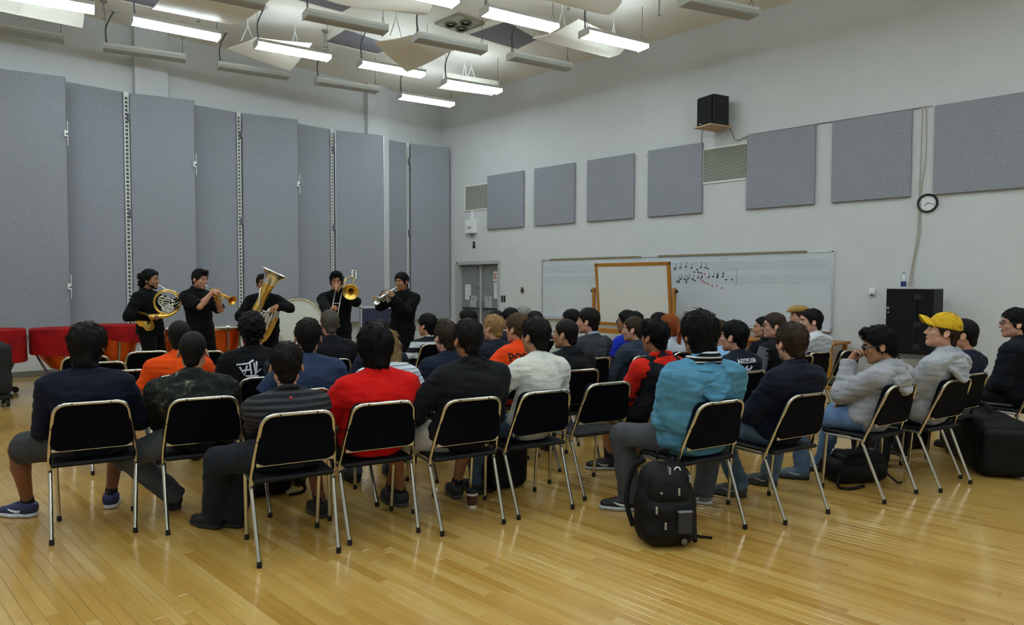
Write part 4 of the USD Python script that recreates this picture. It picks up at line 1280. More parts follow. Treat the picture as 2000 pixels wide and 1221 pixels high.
        obj('hood', m, top['hood'], shirt, True)
    if top.get('collar'):
        obj('collar', ring_sweep([N + Rx3(-0.45) @ np.array([0.066 * math.cos(a), 0.07 * math.sin(a), -0.012]) for a in np.linspace(0, 2 * math.pi, 22, endpoint=False)], 0.014, 8, closed=True), top['collar'], shirt)
    # --- bottom
    if bottom:
        e2 = 0.01 + bottom.get('fit', 0.0)
        q = Solid(0.04)
        kneecut = [((0, 0, 0.463), (0, 0, -1))] if sit else None
        q.ell(Pv + np.array([0, 0.0, 0.0]), ((0.165 * mass + e2 * 0.5), (0.106 * mass), 0.11), cut=kneecut)
        sho = bottom['kind'] == 'shorts'
        for s in (1, -1):
            d = unit(kn[s] - hip[s])
            end = kn[s] - d * 0.03
            flat = [((0, 0, 0.464), (0, 0, -1))] if sit and kn[s][2] > 0.5 else []
            q.cap(hip[s], kn[s] if not sho else kn[s] + d * 0.02, 0.086 * am + e2, (0.06 if not sho else 0.082) * am + e2, k=0.035, cut=(flat + [(end, d)] if sho else flat) or None)
            if not sho:
                d2 = unit(an[s] - kn[s])
                q.cap(kn[s], an[s] + d2 * 0.05, 0.06 * am + e2, 0.05 + e2, k=0.03, cut=[(an[s] + d2 * bottom.get('length', 0.035), d2)])
        q.cuts = rest(-0.160)
        m = q.mesh(h * 1.35)
        ruffle(m, 0.008, 13, seed + 3)
        ruffle(m, 0.0045, 30, seed + 4, (1.4, 0.7, 0.7))
        m = slim(m)
        obj('shorts' if sho else 'trousers', m, bottom['mat'], t, True)
    # --- socks and shoes
    shoes = shoes or dict(upper='#17181b', sole='#22211f')
    for k, s in ((0, 1), (1, -1)):
        sd = shoes[k] if isinstance(shoes, (list, tuple)) else shoes
        fy = math.radians(foot_yaw[k])
        z0 = an[s][2] - 0.095
        at = (an[s][0] + math.sin(fy) * 0.005, an[s][1] - math.cos(fy) * 0.005, max(z0, 0))
        add_shoe(t, at, foot_yaw[k], sd['upper'], sd['sole'], sd.get('tick'), sd.get('lace'), foot_pitch[k])
        if bottom and bottom['kind'] == 'shorts':
            d2 = unit(kn[s] - an[s])
            obj('sock', tube([an[s] + (0, 0, -0.02), an[s] + d2 * sd.get('sock', 0.03), an[s] + d2 * sd.get('sock', 0.03) * 1.4], [0.04, 0.039, 0.038], 14), mat('sock_' + sd.get('sockcol', '#101114')[1:], sd.get('sockcol', '#101114'), 0.9), t)
    P = Person()
    P.shirt_mesh = sm
    P.t, P.shirt, P.solid, P.head, P.N, P.S0, P.el, P.wr, P.sh, P.kn = t, shirt, s_, tohead, N, S0, el, wr, sh, kn
    for x in extras:
        x(P)
    return P


# ---- things worn on the head or printed on the back
def glasses(frame='#15161a', w=0.0028):
    def f(P):
        G = mat('spectacle_frame_' + frame[1:], frame, 0.35)
        rim = lambda e: ring_sweep([(e * 0.032 + 0.022 * math.cos(a), 0.103 - 0.08 * abs(0.032 * e + 0.022 * math.cos(a)), 0.003 + 0.016 * math.sin(a)) for a in np.linspace(0, 2 * math.pi, 18, endpoint=False)], w, 6, closed=True)
        m = cat(rim(-1), rim(1), tube([(-0.01, 0.104, 0.008), (0, 0.107, 0.009), (0.01, 0.104, 0.008)], 0.0024, 6), *[tube([(e * 0.054, 0.098, 0.008), (e * 0.08, 0.08, 0.008), (e * 0.083, 0.0, 0.006), (e * 0.082, -0.02, -0.01)], w, 6) for e in (-1, 1)])
        obj('glasses', P.head(m), G, P.t)
    return f


def baseball_cap(col, tilt=0.0):
    def f(P):
        C = cloth(col)
        Q = Rx3(math.radians(tilt))
        wear = lambda m: P.head(trimesh.Trimesh((m.vertices - CR_C) @ Q.T + CR_C, m.faces, process=False))
        s = Solid(0.01).ell(CR_C + (0, 0, 0.012), CR_R + (0.014, 0.016, 0.018), cut=[((0, 0.0, 0.028), unit((0, -0.25, -1)))])
        m = s.mesh(0.006)
        ruffle(m, 0.004, 30, 3)
        cp = obj('cap', wear(m), C, P.t, True)
        V, n = [], 14
        for r in np.linspace(0, 1, 7):
            for a in np.linspace(-1.15, 1.15, n):
                x = (0.087) * math.sin(a) * (1 - 0.05 * r)
                y = 0.045 + 0.055 * math.cos(a) + 0.085 * r * math.cos(a * 0.75)
                V.append((x, y, 0.056 - 7.5 * x * x + 0.03 * r - 0.03 * r * r))
        V = np.array(V)
        F = []
        for i in range(6):
            for j in range(n - 1):
                a = i * n + j
                F += [(a, a + 1, a + n + 1), (a, a + n + 1, a + n)]
        F = np.array(F)
        N0 = len(V)
        rimi = list(range(n)) + [i * n + n - 1 for i in range(1, 7)] + [6 * n + j for j in range(n - 2, -1, -1)] + [i * n for i in range(5, 0, -1)]
        SF = [t3 for a, b in zip(rimi, rimi[1:] + rimi[:1]) for t3 in ((a, b, b + N0), (a, b + N0, a + N0))]
        m = trimesh.Trimesh(np.vstack([V, V - (0, 0, 0.005)]), np.vstack([F, F[:, ::-1] + N0, SF]), process=False)
        trimesh.repair.fix_normals(m)
        obj('brim', wear(m), C, cp, 40)
        obj('cap_seams', wear(cat([tube(spline([(0.088 * math.cos(a) * c, -0.012 + 0.113 * math.sin(a) * c, 0.047 + 0.109 * math.sqrt(max(1 - c * c, 0))) for c in np.linspace(0.93, 0.05, 8)], 3), 0.0016, 5) for a in np.linspace(0.3, 2 * math.pi + 0.3, 7)[:-1]])), mat('cap_seam', '#6c5a1c', 0.8), cp)
        obj('cap_button', wear(lathe([(0, 0), (0.008, 0), (0.006, 0.005), (0, 0.006)], 10, loc=(0, -0.012, 0.152))), C, cp)
    return f


def flat_cap(col):
    def f(P):
        C = cloth(col)
        s = Solid(0.02).ell((0, 0.0, 0.085), (0.098, 0.125, 0.055), cut=[((0, 0, 0.055), unit((0, -0.12, -1)))]).ell((0, 0.085, 0.068), (0.075, 0.06, 0.02))
        cp = obj('cap', P.head(ruffle(s.mesh(0.007), 0.004, 25, 2)), C, P.t, True)
        s = Solid(0.01).ell((0, 0.115, 0.055), (0.068, 0.045, 0.008))
        obj('brim', P.head(s.mesh(0.006)), C, cp, True)
    return f


def back_print(m, M, name='back_print', mater=None, depth=0.004, front=False):
    """Lays a flat mesh (drawn in xy, reading along +x) on the garment: M gives its origin, x and y directions in the wearer's frame; dropped along the inward direction."""
    def f(P):
        q = m.copy()
        for _ in range(2):
            if np.linalg.norm(q.vertices[q.edges_unique[:, 0]] - q.vertices[q.edges_unique[:, 1]], axis=1).max() > 0.02:
                q = q.subdivide()
        o, X, Y = (np.asarray(c, float) for c in M)
        X, Y = unit(X), unit(Y)
        D = np.cross(X, Y)             # out of the print
        v = q.vertices
        p = P.S0 + o + v[:, :1] * X + v[:, 1:2] * Y
        W = P.shirt_mesh.vertices
        _, _, nn = meshkit.arrays(P.shirt_mesh, True)
        W = W[(nn @ D) > 0.15]
        tree = cKDTree(np.stack([W @ X, W @ Y], 1))
        _, ix = tree.query(np.stack([p @ X, p @ Y], 1), k=4)
        dep = (W @ D)[ix].max(1)
        q.vertices = p + D * (dep - p @ D + 0.0025 + v[:, 2])[:, None]
        trimesh.repair.fix_normals(q)
        obj(name, q, mater, P.shirt, False)
    return f


def scarf(P):
    S = stripes('scarf_stripes', '#0c0d10', '#c9ccd2', 0.03, 0.32, 2)
    m = ring_sweep([P.N + Rx3(-0.3) @ np.array([0.088 * math.cos(a), 0.09 * math.sin(a), -0.03 + 0.012 * math.sin(3 * a)]) for a in np.linspace(0, 2 * math.pi, 30, endpoint=False)], 0.036, 12, closed=True)
    m = ruffle(m.subdivide(), 0.012, 22, 4)
    obj('scarf', m, S, P.t, True)

# ------------------------------------------------------------------ the audience
STAGE_PT = (4.4, 9.0)
JEAN, DJEAN = cloth('#4f6277', 0.25), cloth('#20242c', 0.2)
CAMO_SHORTS = blotches('camo_shorts', [(0.3, '#1d211b'), (0.45, '#1d211b'), (0.5, '#4a4a3c'), (0.6, '#2c3128'), (0.7, '#5a584a')], 18)
DARKFLORAL = blotches('dark_floral', [(0.0, '#0d0f0e'), (0.5, '#111413'), (0.56, '#272b22'), (0.62, '#15181a'), (0.68, '#4a4b3a'), (0.74, '#7a7c76'), (0.8, '#1a1c1c')], 15)


def seat(k, label, chair_label, x, y, ang, hx, hy, ztop, *, gaze=None, look=None, hs=None, turn=0.0, **kw):
    """A seated person and the chair they sit on; hx, hy, ztop place the head over the chair."""
    chair(chair_label, x, y, ang)
    tx, ty = look or STAGE_PT
    if gaze is None:
        gaze = max(-62, min(62, math.degrees(math.atan2(tx - x, ty - y)) + ang))
    hs = hs or 1.04
    lean = max(-0.125, min(0.25, hy))
    kw.setdefault('pelvis', (hx * 0.25, 0.0 + 0.1 * min(0, lean), 0.565))
    return build_person(label, (x, y, 0), ang + turn, rest_turn=turn, head=(hx, lean, ztop - 0.139 * hs), gaze=gaze, hs=hs, sit=True, seed=zlib.crc32(k.encode()) % 997, **kw)


tee = lambda c, **k: dict(kind='tee', mat=cloth(c) if isinstance(c, str) else c, **k)
longs = lambda c, **k: dict(kind='long', mat=cloth(c) if isinstance(c, str) else c, **k)
hoodie = lambda c, **k: dict(kind='long', mat=cloth(c), hood=cloth(c), fit=0.012, name='hoodie', cuffs=cloth(c), **k)
pants = lambda c, **k: dict(kind='trousers', mat=cloth(c) if isinstance(c, str) else c, **k)
shorts = lambda c, **k: dict(kind='shorts', mat=cloth(c) if isinstance(c, str) else c, **k)
LAP = ((0.07, 0.21, 0.62), (-0.07, 0.21, 0.62))
CROSS = ((-0.09, 0.17, 0.80), (0.09, 0.2, 0.77))
THIGH = ((0.15, 0.26, 0.62), (-0.15, 0.26, 0.62))
LOW = ((0.04, 0.34, 0.60), (-0.04, 0.34, 0.60))
OUT = ((1, -0.7, -0.1), (-1, -0.7, -0.1))
DN = ((0.5, -0.8, -0.5), (-0.5, -0.8, -0.5))

# nearest row, left to right
seat('A1', 'person in navy sweater and grey shorts with blue sneakers, in the chair at far left', 'music chair under the person with blue sneakers, far left of the nearest row', 1.25, 4.97, -16, -0.02, 0.03, 1.30, mass=1.12, width=1.08, skin='brown',
     hair=('mop', 0.02, 'dark'), top=longs('#141927', collar=cloth('#141927')), bottom=shorts('#3a3b3d', fit=0.012), hands=LAP, elbows=OUT, feet=((0.08, 0.40), (-0.40, 0.44)), foot_yaw=(-6, 58), knees=((0.2, 0.6, 1), (-1.3, 0.5, 1.0)),
     shoes=dict(upper='#1d2450', sole='#c9ccd4', tick='#dfe2e8', lace='#22306a'))
seat('A2', 'person in dark floral camouflage shirt with cropped hair', 'music chair under the person in the dark floral shirt', 1.80, 4.66, -17, -0.04, 0.05, 1.245, mass=1.15, width=1.1, skin='light', hair=('buzz', 0.008, 'dark'), top=longs(DARKFLORAL, fit=0.01), bottom=pants('#4b4e52', fit=0.01), hands=LOW, elbows=OUT,
     feet=((0.12, 0.42), (-0.16, 0.30)), knees=((0.3, 0.6, 1), (-1.9, 0.5, 0.5)), shoes=dict(upper='#14161c', sole='#101216'))
seat('A3', 'person in dark striped sweater with folded arms and legs stretched to the left', 'music chair under the person in the striped sweater, nearest chair of all', 1.97, 3.79, -16, -0.01, 0.02, 1.215, skin='fair', hair=('short', 0.013, 'dark'), mass=0.98,
     top=longs(stripes('dark_stripes', '#202124', '#3d3e42', 0.036, 0.45), collar=cloth('#2a2b2e')), bottom=pants(DJEAN, fit=0.012), hands=CROSS, elbows=((1, -0.1, -0.2), (-1, -0.2, -0.15)), feet=((-0.24, 0.50), (-0.36, 0.54)), foot_yaw=(40, 35), knees=((-0.5, 0.6, 1), (-0.9, 0.6, 1)), shoes=dict(upper='#121318', sole='#0e0f12'),
     extras=[back_print(lathe([(0, 0), (0.011, 0), (0.009, 0.004), (0, 0.004)], 10), ((0.0, 0, 0.035), (1, 0, 0), (0, 0, 1)), 'neck_badge', mat('badge_red', '#9c2b2b', 0.5))])
seat('A4', 'person in red T-shirt and camouflage shorts with thick black hair', 'music chair under the person in the red T-shirt', 2.50, 3.73, -16, 0.04, 0.05, 1.295, mass=1.22, width=1.12, belly=1.12, skin='brown', hs=1.08, hair=('mop', 0.026, 'black'), top=tee('#c41410', fit=0.012, sleeve=0.8), bottom=shorts(CAMO_SHORTS, fit=0.015),
     hands=THIGH, elbows=OUT, feet=((0.26, 0.40), (-0.24, 0.36)), knees=((0.7, 0.6, 1), (-0.6, 0.6, 1)), shoes=dict(upper='#1c1e22', sole='#3a3a3c', sock=0.1, sockcol='#15161a'))
seat('A5', 'person in black hooded sweatshirt and cream shorts beside the red T-shirt', 'music chair under the person in cream shorts', 2.98, 3.46, -15, 0.10, 0.04, 1.325, mass=1.18, width=1.12, skin='tan', hair=('short', 0.015, 'dark'), top=hoodie('#17181b'), bottom=shorts('#bdb9ae', fit=0.018), hands=THIGH, elbows=OUT,
     feet=((0.2, 0.42), (-0.22, 0.44)), knees=((0.5, 0.6, 1), (-0.9, 0.6, 1)), shoes=dict(upper='#24262a', sole='#4c4c4e'))
seat('A6', 'person in white T-shirt and jeans seen from behind', 'music chair under the person in the white T-shirt', 3.53, 3.34, -14.8, 0.10, 0.06, 1.325, mass=0.92, width=0.96, skin='olive', hair=('short', 0.014, 'dark'), gaze=-12, top=tee('#cfd0c8', fit=0.01, sleeve=0.7), bottom=pants(JEAN), hands=((0.14, 0.27, 0.62), (-0.17, 0.26, 0.62)), elbows=((1, -0.7, -0.1), (-1.2, -0.3, -0.1)),
     feet=((0.15, 0.45), (-0.17, 0.42)), shoes=dict(upper='#17191e', sole='#2a2b2d'))
seat('A7', 'heavy person in light blue hooded knit with striped scarf and grey trousers', 'music chair under the person in light blue, beside the standing backpack', 4.00, 2.31, -15, 0.0, -0.05, 1.385, mass=1.32, width=1.12, belly=1.25, skin='olive', hs=1.08, gaze=-8, turn=-14, hair=('mop', 0.022, 'black'),
     top=dict(kind='long', mat=cloth('#5086a3', 0.18), hood=cloth('#4d87a8', 0.18), fit=0.014, name='hooded_knit'), bottom=pants('#47494d', fit=0.012), hands=((0.10, 0.2, 0.68), (-0.10, 0.22, 0.68)), elbows=DN, feet=((0.30, 0.34), (-0.27, 0.36)), foot_yaw=(45, 66), knees=((0.7, 0.6, 1), (-0.5, 0.7, 1)),
     shoes=[dict(upper='#6d737b', sole='#b9bdc2', tick='#d0d4d8'), dict(upper='#131419', sole='#b8bcc4', tick='#d8dbe0', lace='#a03020')], extras=[scarf])
seat('A8', 'person in navy sweatshirt and jeans with brown hair, right of light blue hood', 'music chair under the person in the navy sweatshirt and jeans', 4.68, 2.05, -15, 0.02, -0.08, 1.30, mass=1.05, width=1.04, skin='fair', gaze=16, hair=('short', 0.02, 'brown'), top=longs('#161b2a', fit=0.01, collar=cloth('#161b2a')), bottom=pants(JEAN, fit=0.008), hands=LAP, elbows=OUT,
     feet=((0.42, 0.40), (0.0, 0.33)), foot_yaw=(30, 35), knees=((0.9, 0.6, 1), (-0.3, 0.7, 1)), shoes=dict(upper='#3c3e42', sole='#2b2b2d', tick='#8d9096'))
seat('A9', 'person in grey hoodie and glasses with chin on hand', 'music chair under the person with chin on hand', 5.60, 1.75, -12, 0.0, -0.06, 1.245, mass=1.02, skin='olive', gaze=-38, nod=12, hair=('quiff', 0.02, 'black'), top=hoodie('#9a9ca2'), bottom=pants(cloth('#5b7698', 0.2)), hands=((0.12, 0.22, 0.64), (-0.10, 0.10, 0.975)), elbows=((1, -0.5, -0.3), (-0.3, 0.6, -1)),
     palms=((-0.3, 0.1, -1), (0.3, -1, 0.2)), fdirs=((0, 0.9, -0.3), (0.3, -0.35, 0.9)), curl=(0.35, 0.8), feet=((0.2, 0.5), (-0.14, 0.46)), foot_yaw=(25, 40), shoes=dict(upper='#4c5b66', sole='#1d1f23', tick='#8fa0aa'), extras=[glasses('#0c0c0e', 0.004)])
seat('A10', 'person in yellow baseball cap and grey hooded sweatshirt', 'music chair under the person in the yellow cap', 6.20, 1.53, -14, 0.0, -0.12, 1.335, mass=1.1, width=1.05, skin='fair', gaze=-40, nod=-10, hair=('cap', 0.01, 'brown'), beard=None, top=hoodie('#9fa2a8'), bottom=pants('#2b2d31'), hands=LAP, elbows=OUT, extras=[baseball_cap('#c9a227', 14)])
seat('A11', 'person with cropped black hair and navy shirt behind the yellow cap', 'music chair behind the yellow-capped person, its frame showing to the right', 6.74, 1.52, -13, 0.0, -0.15, 1.285, mass=1.05, skin='light', gaze=-25, hair=('buzz', 0.009, 'black'), top=tee('#1b2436'), bottom=pants('#1d1f24'), hands=LAP)
seat('A12', 'person in black jacket, glasses and striped track trousers at the right edge', 'music chair under the person at the right edge, behind the big gig bag', 7.67, 1.14, -14, 0.0, 0.05, 1.35, mass=1.1, width=1.05, skin='fair', gaze=-36, hair=('medium', 0.018, 'black'), top=longs('#13151b', fit=0.016, collar=cloth('#13151b'), name='jacket'),
     bottom=pants(stripes('track_stripes', '#101116', '#c8c9c6', 0.5, 0.0)), hands=LAP, elbows=OUT, extras=[glasses(), lambda P: obj('track_stripes', cat([tube(spline([P.kn[-1] + (-0.085, -0.2, 0.03 + k * 0.022), P.kn[-1] + (-0.095, -0.06, 0.02 + k * 0.022), P.kn[-1] + (-0.088, 0.03, -0.01 + k * 0.022)], 4), 0.006, 6) for k in (-1, 0, 1)]), mat('white_stripe', '#d0d0ca', 0.7), P.t)])

# rows ahead
far = dict(far=True)
seat('B1', 'person in plain orange T-shirt and dark cap of hair at left, behind the floral shirt', 'music chair under the person in the plain orange T-shirt', 2.12, 5.89, -14, 0.0, 0.05, 1.255, skin='tan', hair=('buzz', 0.01, 'dark'), top=tee('#d9480f', fit=0.008), bottom=pants(JEAN), mass=1.05, **far)
seat('B2', 'person in black T-shirt with white graphic and bushy black hair', 'music chair under the person with the white graphic', 2.52, 5.32, -14, -0.05, 0.05, 1.32, skin='tan', hair=('curly', 0.03, 'black'), top=tee('#101114', fit=0.01), bottom=shorts('#26282c'), mass=1.08, **far,
     extras=[back_print(cat([tube(np.array(q) + (0, 0, 0), 0.007, 6) for q in ([(-0.12, 0.035, 0), (-0.04, 0.045, 0), (0.0, 0.07, 0)], [(-0.1, 0.02, 0), (-0.07, -0.045, 0), (-0.05, 0.03, 0)], [(-0.09, -0.01, 0), (-0.02, 0.0, 0)], [(-0.03, 0.045, 0), (-0.02, -0.05, 0), (0.01, -0.04, 0), (0.0, 0.05, 0)], [(0.02, 0.06, 0), (0.015, -0.03, 0), (0.05, 0.0, 0)], [(-0.06, -0.05, 0), (0.03, -0.055, 0)])]), ((-0.02, 0, -0.07), (1, 0, 0), (0, 0, 1)), 'white_graphic', mat('print_white', '#c9cbd2', 0.8)),
             back_print(cat([ring_sweep([(0.13 + r * math.cos(a), r * 1.1 * math.sin(a), 0) for a in np.linspace(0, 2 * math.pi, 16, endpoint=False)], 0.003, 5, closed=True) for r in (0.03, 0.045, 0.06)] + [tube([(0.08, 0.05, 0), (0.18, -0.05, 0)], 0.003, 5)]), ((-0.02, 0, -0.07), (1, 0, 0), (0, 0, 1)), 'grey_graphic', mat('print_grey', '#50535a', 0.8))])
seat('B27', 'person in yellow shirt mostly hidden behind the bushy black hair', 'music chair under the person in yellow', 2.88, 6.17, -14, 0.0, 0.05, 1.21, skin='light', hair=('short', 0.012, 'dark'), top=tee('#d9a514', fit=0.01), bottom=pants(DJEAN), **far)
seat('B3', 'person in slate blue T-shirt with short dark hair, left of the red T-shirt', 'music chair under the person in the slate blue T-shirt', 2.39, 4.54, -14, 0.12, 0.05, 1.31, skin='light', hair=('short', 0.013, 'dark'), top=tee('#2b3852', fit=0.012), bottom=pants('#2a2c33'), mass=1.12, width=1.06)
seat('B4', 'person in black shirt with greying brown hair before the trombonist', 'music chair under the person with greying hair', 3.52, 6.08, -14, 0.08, 0.05, 1.30, skin='light', hair=('short', 0.013, 'salt'), top=longs('#14151a', fit=0.008), bottom=pants(DJEAN), mass=1.1, **far)
seat('G5', 'person with long light brown hair in white striped top behind the red T-shirt', 'music chair under the person with long light brown hair', 3.02, 4.23, -14, -0.03, 0.05, 1.225, skin='fair', hs=0.97, gaze=14, hair=('long', 0.014, 'light'), top=tee(stripes('white_stripes', '#c6ced6', '#7f8b98', 0.03, 0.3), fit=0.006), bottom=pants(JEAN), mass=0.92)
seat('P6', 'person with dark hair just showing above the thick black hair of the red T-shirt', 'music chair under the dark-haired person two rows before the red T-shirt', 3.73, 5.40, -14, 0.0, 0.05, 1.225, skin='tan', hair=('short', 0.014, 'black'), top=tee('#1c2230'), bottom=pants(DJEAN), **far)
seat('B6', 'person in black and white striped shirt looking left, right of the last trumpeter', 'music chair under the person in the black and white striped shirt', 5.35, 6.75, -14, 0.03, 0.10, 1.19, skin='light', hs=1.1, gaze=-30, hair=('medium', 0.018, 'black'), top=longs(stripes('bold_stripes', '#b9c0c6', '#14161b', 0.13, 0.5)), bottom=pants(DJEAN), **far)
seat('B7', 'person in dark navy shirt with brown hair, left of the black hooded sweatshirt', 'music chair under the person left of the black hooded sweatshirt', 3.68, 4.38, -14, 0.0, 0.05, 1.255, skin='fair', hair=('short', 0.014, 'brown'), top=tee('#1b2130', fit=0.01), bottom=pants(JEAN), mass=1.05)
jer = [back_print(text('POSEY', 0.062, 0.003), ((-0.21, 0, -0.05), (1, 0, 0), (0, 0, 1)), 'back_lettering', mat('jersey_black', '#141518', 0.8)), back_print(text('28', 0.17, 0.003), ((-0.16, 0, -0.27), (1, 0, 0), (0, 0, 1)), 'back_number', mat('jersey_black', '#141518', 0.8))]
seat('B8', 'person in orange lettered sports shirt with light brown hair', 'music chair under the person in the lettered orange shirt', 4.42, 4.48, -14, 0.17, 0.05, 1.285, skin='fair', hair=('short', 0.02, 'midbrown'), gaze=-22, top=tee('#dc4212', fit=0.012, sleeve=0.75), bottom=pants(JEAN), mass=1.12, width=1.05, extras=jer)
seat('B9', 'person in black hooded top with cropped dark hair, right of the white T-shirt', 'music chair under the person in the black hooded top right of the white T-shirt', 4.60, 3.92, -13, 0.06, 0.06, 1.255, skin='olive', gaze=-28, hair=('buzz', 0.009, 'dark'), top=hoodie('#15161a'), bottom=pants(DJEAN), mass=1.05)
seat('B10', 'blond person in dark shirt between black hood and orange lettered shirt', 'music chair under the blond person', 4.89, 5.08, -14, 0.0, 0.05, 1.25, skin='fair', hair=('short', 0.013, 'blond'), top=tee('#1c212d'), bottom=pants(JEAN), **far)
seat('B11', 'person in charcoal sweater over pale blue collar, dark neat hair', 'music chair under the person in the charcoal sweater', 5.43, 4.42, -10, 0.15, 0.05, 1.32, skin='fair', gaze=-34, hair=('short', 0.014, 'dark'), top=longs('#36383e', collar=cloth('#8fa3bd')), bottom=pants(DJEAN), **far)
seat('B12', 'person in pale shirt half hidden behind the charcoal sweater', 'music chair under the person in the pale shirt', 6.20, 5.14, -14, 0.0, 0.05, 1.27, skin='light', gaze=-34, hair=('short', 0.015, 'black'), top=tee('#a3ac9c'), bottom=pants(JEAN), **far)
seat('B13', 'person in bright blue polo shirt and glasses before the easel board', 'music chair under the person in bright blue', 6.62, 4.66, -14, 0.0, 0.05, 1.265, skin='tan', gaze=-40, hair=('short', 0.012, 'black'), top=tee('#1a2c9c', collar=cloth('#1a2c9c')), bottom=pants(DJEAN), extras=[glasses()], **far)
seat('B14', 'person with black hair directly behind the bright blue polo shirt', 'music chair under the person behind bright blue', 7.49, 5.16, -14, 0.0, 0.05, 1.21, skin='light', gaze=-36, hair=('short', 0.016, 'black'), top=tee('#20242e'), bottom=pants(DJEAN), **far)
seat('B15', 'person in slate hooded jacket with brown hair, left of the red hood', 'music chair under the person in the slate hooded jacket', 6.00, 4.22, -8, 0.05, -0.01, 1.225, skin='fair', gaze=-30, hair=('short', 0.014, 'brown'), top=hoodie('#2d3645'), bottom=pants(DJEAN), **far)
RED = cloth('#c22216')


def red_sleeves(P):
    for e in (-1, 1):
        q = Solid(0.03).cap(P.sh[e] + (-e * 0.05, -0.005, 0.012), P.sh[e], 0.082, 0.084).cap(P.sh[e], P.el[e], 0.084, 0.074).cap(P.el[e], P.wr[e], 0.074, 0.054)
        d = unit(P.wr[e] - P.el[e])
        q.cuts = [(P.wr[e] - d * 0.03, d)]
        obj('sleeve', slim(ruffle(q.mesh(0.012), 0.007, 20, 4, (1, 1, 1))), RED, P.shirt, True)


seat('B16', 'person in red and black hooded sweatshirt leaning forward', 'music chair under the person in the red and black hooded sweatshirt', 4.74, 3.03, -14, 0.0, 0.08, 1.275, skin='tan', gaze=-6, hair=('quiff', 0.018, 'black'), top=dict(kind='long', mat=cloth('#15161a'), hood=RED, fit=0.006, name='hoodie'), bottom=shorts('#1a1b1f'), mass=1.1,
     hands=LOW, elbows=OUT, feet=((0.15, 0.42), (-0.15, 0.44)), foot_yaw=(10, 60), shoes=dict(upper='#15161b', sole='#a9abad', tick='#b9bcc0', sock=0.16, sockcol='#202226'), extras=[red_sleeves])
seat('B17', 'person with red hair tied low, behind the red hood', 'music chair under the red-haired person', 6.67, 4.13, -14, 0.0, 0.05, 1.235, skin='fair', hair=('pony', 0.014, 'red'), gaze=-8, top=tee('#aab2ba'), bottom=pants(JEAN), mass=0.95, **far)
seat('B18', 'person with round black hair left of the red-haired one', 'music chair under the person left of the red hair', 7.42, 4.66, -14, -0.1, 0.05, 1.215, skin='tan', hair=('short', 0.016, 'black'), top=tee('#22252e'), bottom=pants(DJEAN), **far)
seat('B19', 'grey-haired person with glasses partly hidden by the light blue hood', 'music chair under the grey-haired person near the easel', 8.01, 4.77, -14, 0.0, 0.05, 1.205, skin='fair', gaze=-52, hair=('short', 0.014, 'grey'), top=tee('#8e969e'), bottom=pants(DJEAN), extras=[glasses()], **far)
ari = [back_print(text('ARIZONA', 0.036, 0.003), ((-0.15, 0, 0.005), (1, 0, 0), (0, 0, 1)), 'back_lettering', mat('print_white', '#c9cbd2', 0.8)),
       back_print(cat([lathe([(0, 0), (0.014, 0), (0.014, 0.003), (0, 0.003)], 12, loc=(0.0, 0.055, 0))] + [tube(q, r, 7) for q, r in (([(0.0, 0.04, 0), (0.01, -0.01, 0)], 0.018), ([(0.01, 0.025, 0), (0.05, 0.03, 0), (0.06, 0.06, 0)], 0.009), ([(0.0, 0.02, 0), (-0.03, -0.005, 0)], 0.009), ([(0.005, -0.01, 0), (-0.03, -0.02, 0), (-0.06, -0.055, 0)], 0.011), ([(0.015, -0.01, 0), (0.03, -0.05, 0), (0.035, -0.085, 0)], 0.011))]), ((-0.03, 0, -0.085), (1, 0, 0), (0, 0, 1)), 'figure_print', mat('print_white', '#c9cbd2', 0.8))]
seat('B20', 'person in navy ARIZONA T-shirt with white figure print', 'music chair under the person in the ARIZONA T-shirt', 5.53, 2.87, -11, 0.0, -0.06, 1.255, skin='fair', gaze=-14, hair=('short', 0.014, 'black'), top=tee('#161b28', fit=0.012), bottom=pants(DJEAN), mass=1.05, extras=ari)
seat('B26', 'person in pale blue shirt squeezed between light blue hood and ARIZONA shirt', 'music chair between the ARIZONA shirt and the bespectacled person, its corner showing', 6.40, 3.31, -14, 0.0, 0.15, 1.205, skin='light', hair=('short', 0.013, 'brown'), top=tee('#7fa5cc'), bottom=pants(JEAN), **far)
seat('B21', 'person with long straight black hair in profile below the whiteboard', 'music chair under the person with long straight black hair', 7.98, 3.66, -14, 0.0, 0.05, 1.175, skin='light', hs=0.97, gaze=-52, hair=('long', 0.012, 'black'), top=longs('#15161a'), bottom=pants(DJEAN), mass=0.9, **far)
seat('B22', 'person in black top with grey sleeves and glasses, brown hair', 'music chair under the person with grey sleeves', 7.13, 3.10, -14, -0.06, 0.05, 1.265, skin='fair', gaze=-50, hair=('short', 0.014, 'brown'), top=longs('#17181b'), bottom=pants(DJEAN), far=True,
     extras=[glasses(), lambda P: obj('grey_sleeve', tube(spline([P.sh[-1] + (-0.012, 0, 0.02), (P.sh[-1] + P.el[-1]) / 2 + (-0.012, 0, 0), P.el[-1] + (-0.01, -0.01, 0)], 5), 0.068, 14), cloth('#5b5e64'), P.shirt)])
seat('B23', 'person in tan flat cap looking left behind the white T-shirt', 'music chair under the person in the tan flat cap', 9.10, 3.68, -14, 0.0, 0.05, 1.29, skin='fair', gaze=-50, hair=('cap', 0.01, 'brown'), top=longs('#17181c'), bottom=pants(DJEAN), far=True, extras=[flat_cap('#9b7a45')])
seat('B24', 'person in white T-shirt with black hair looking left, before the oak table', 'music chair under the person in white near the oak table', 7.67, 3.12, -13, 0.0, -0.13, 1.30, skin='fair', gaze=-50, hair=('short', 0.014, 'black'), top=tee('#c3c8d0', fit=0.01), bottom=pants(JEAN), **far)
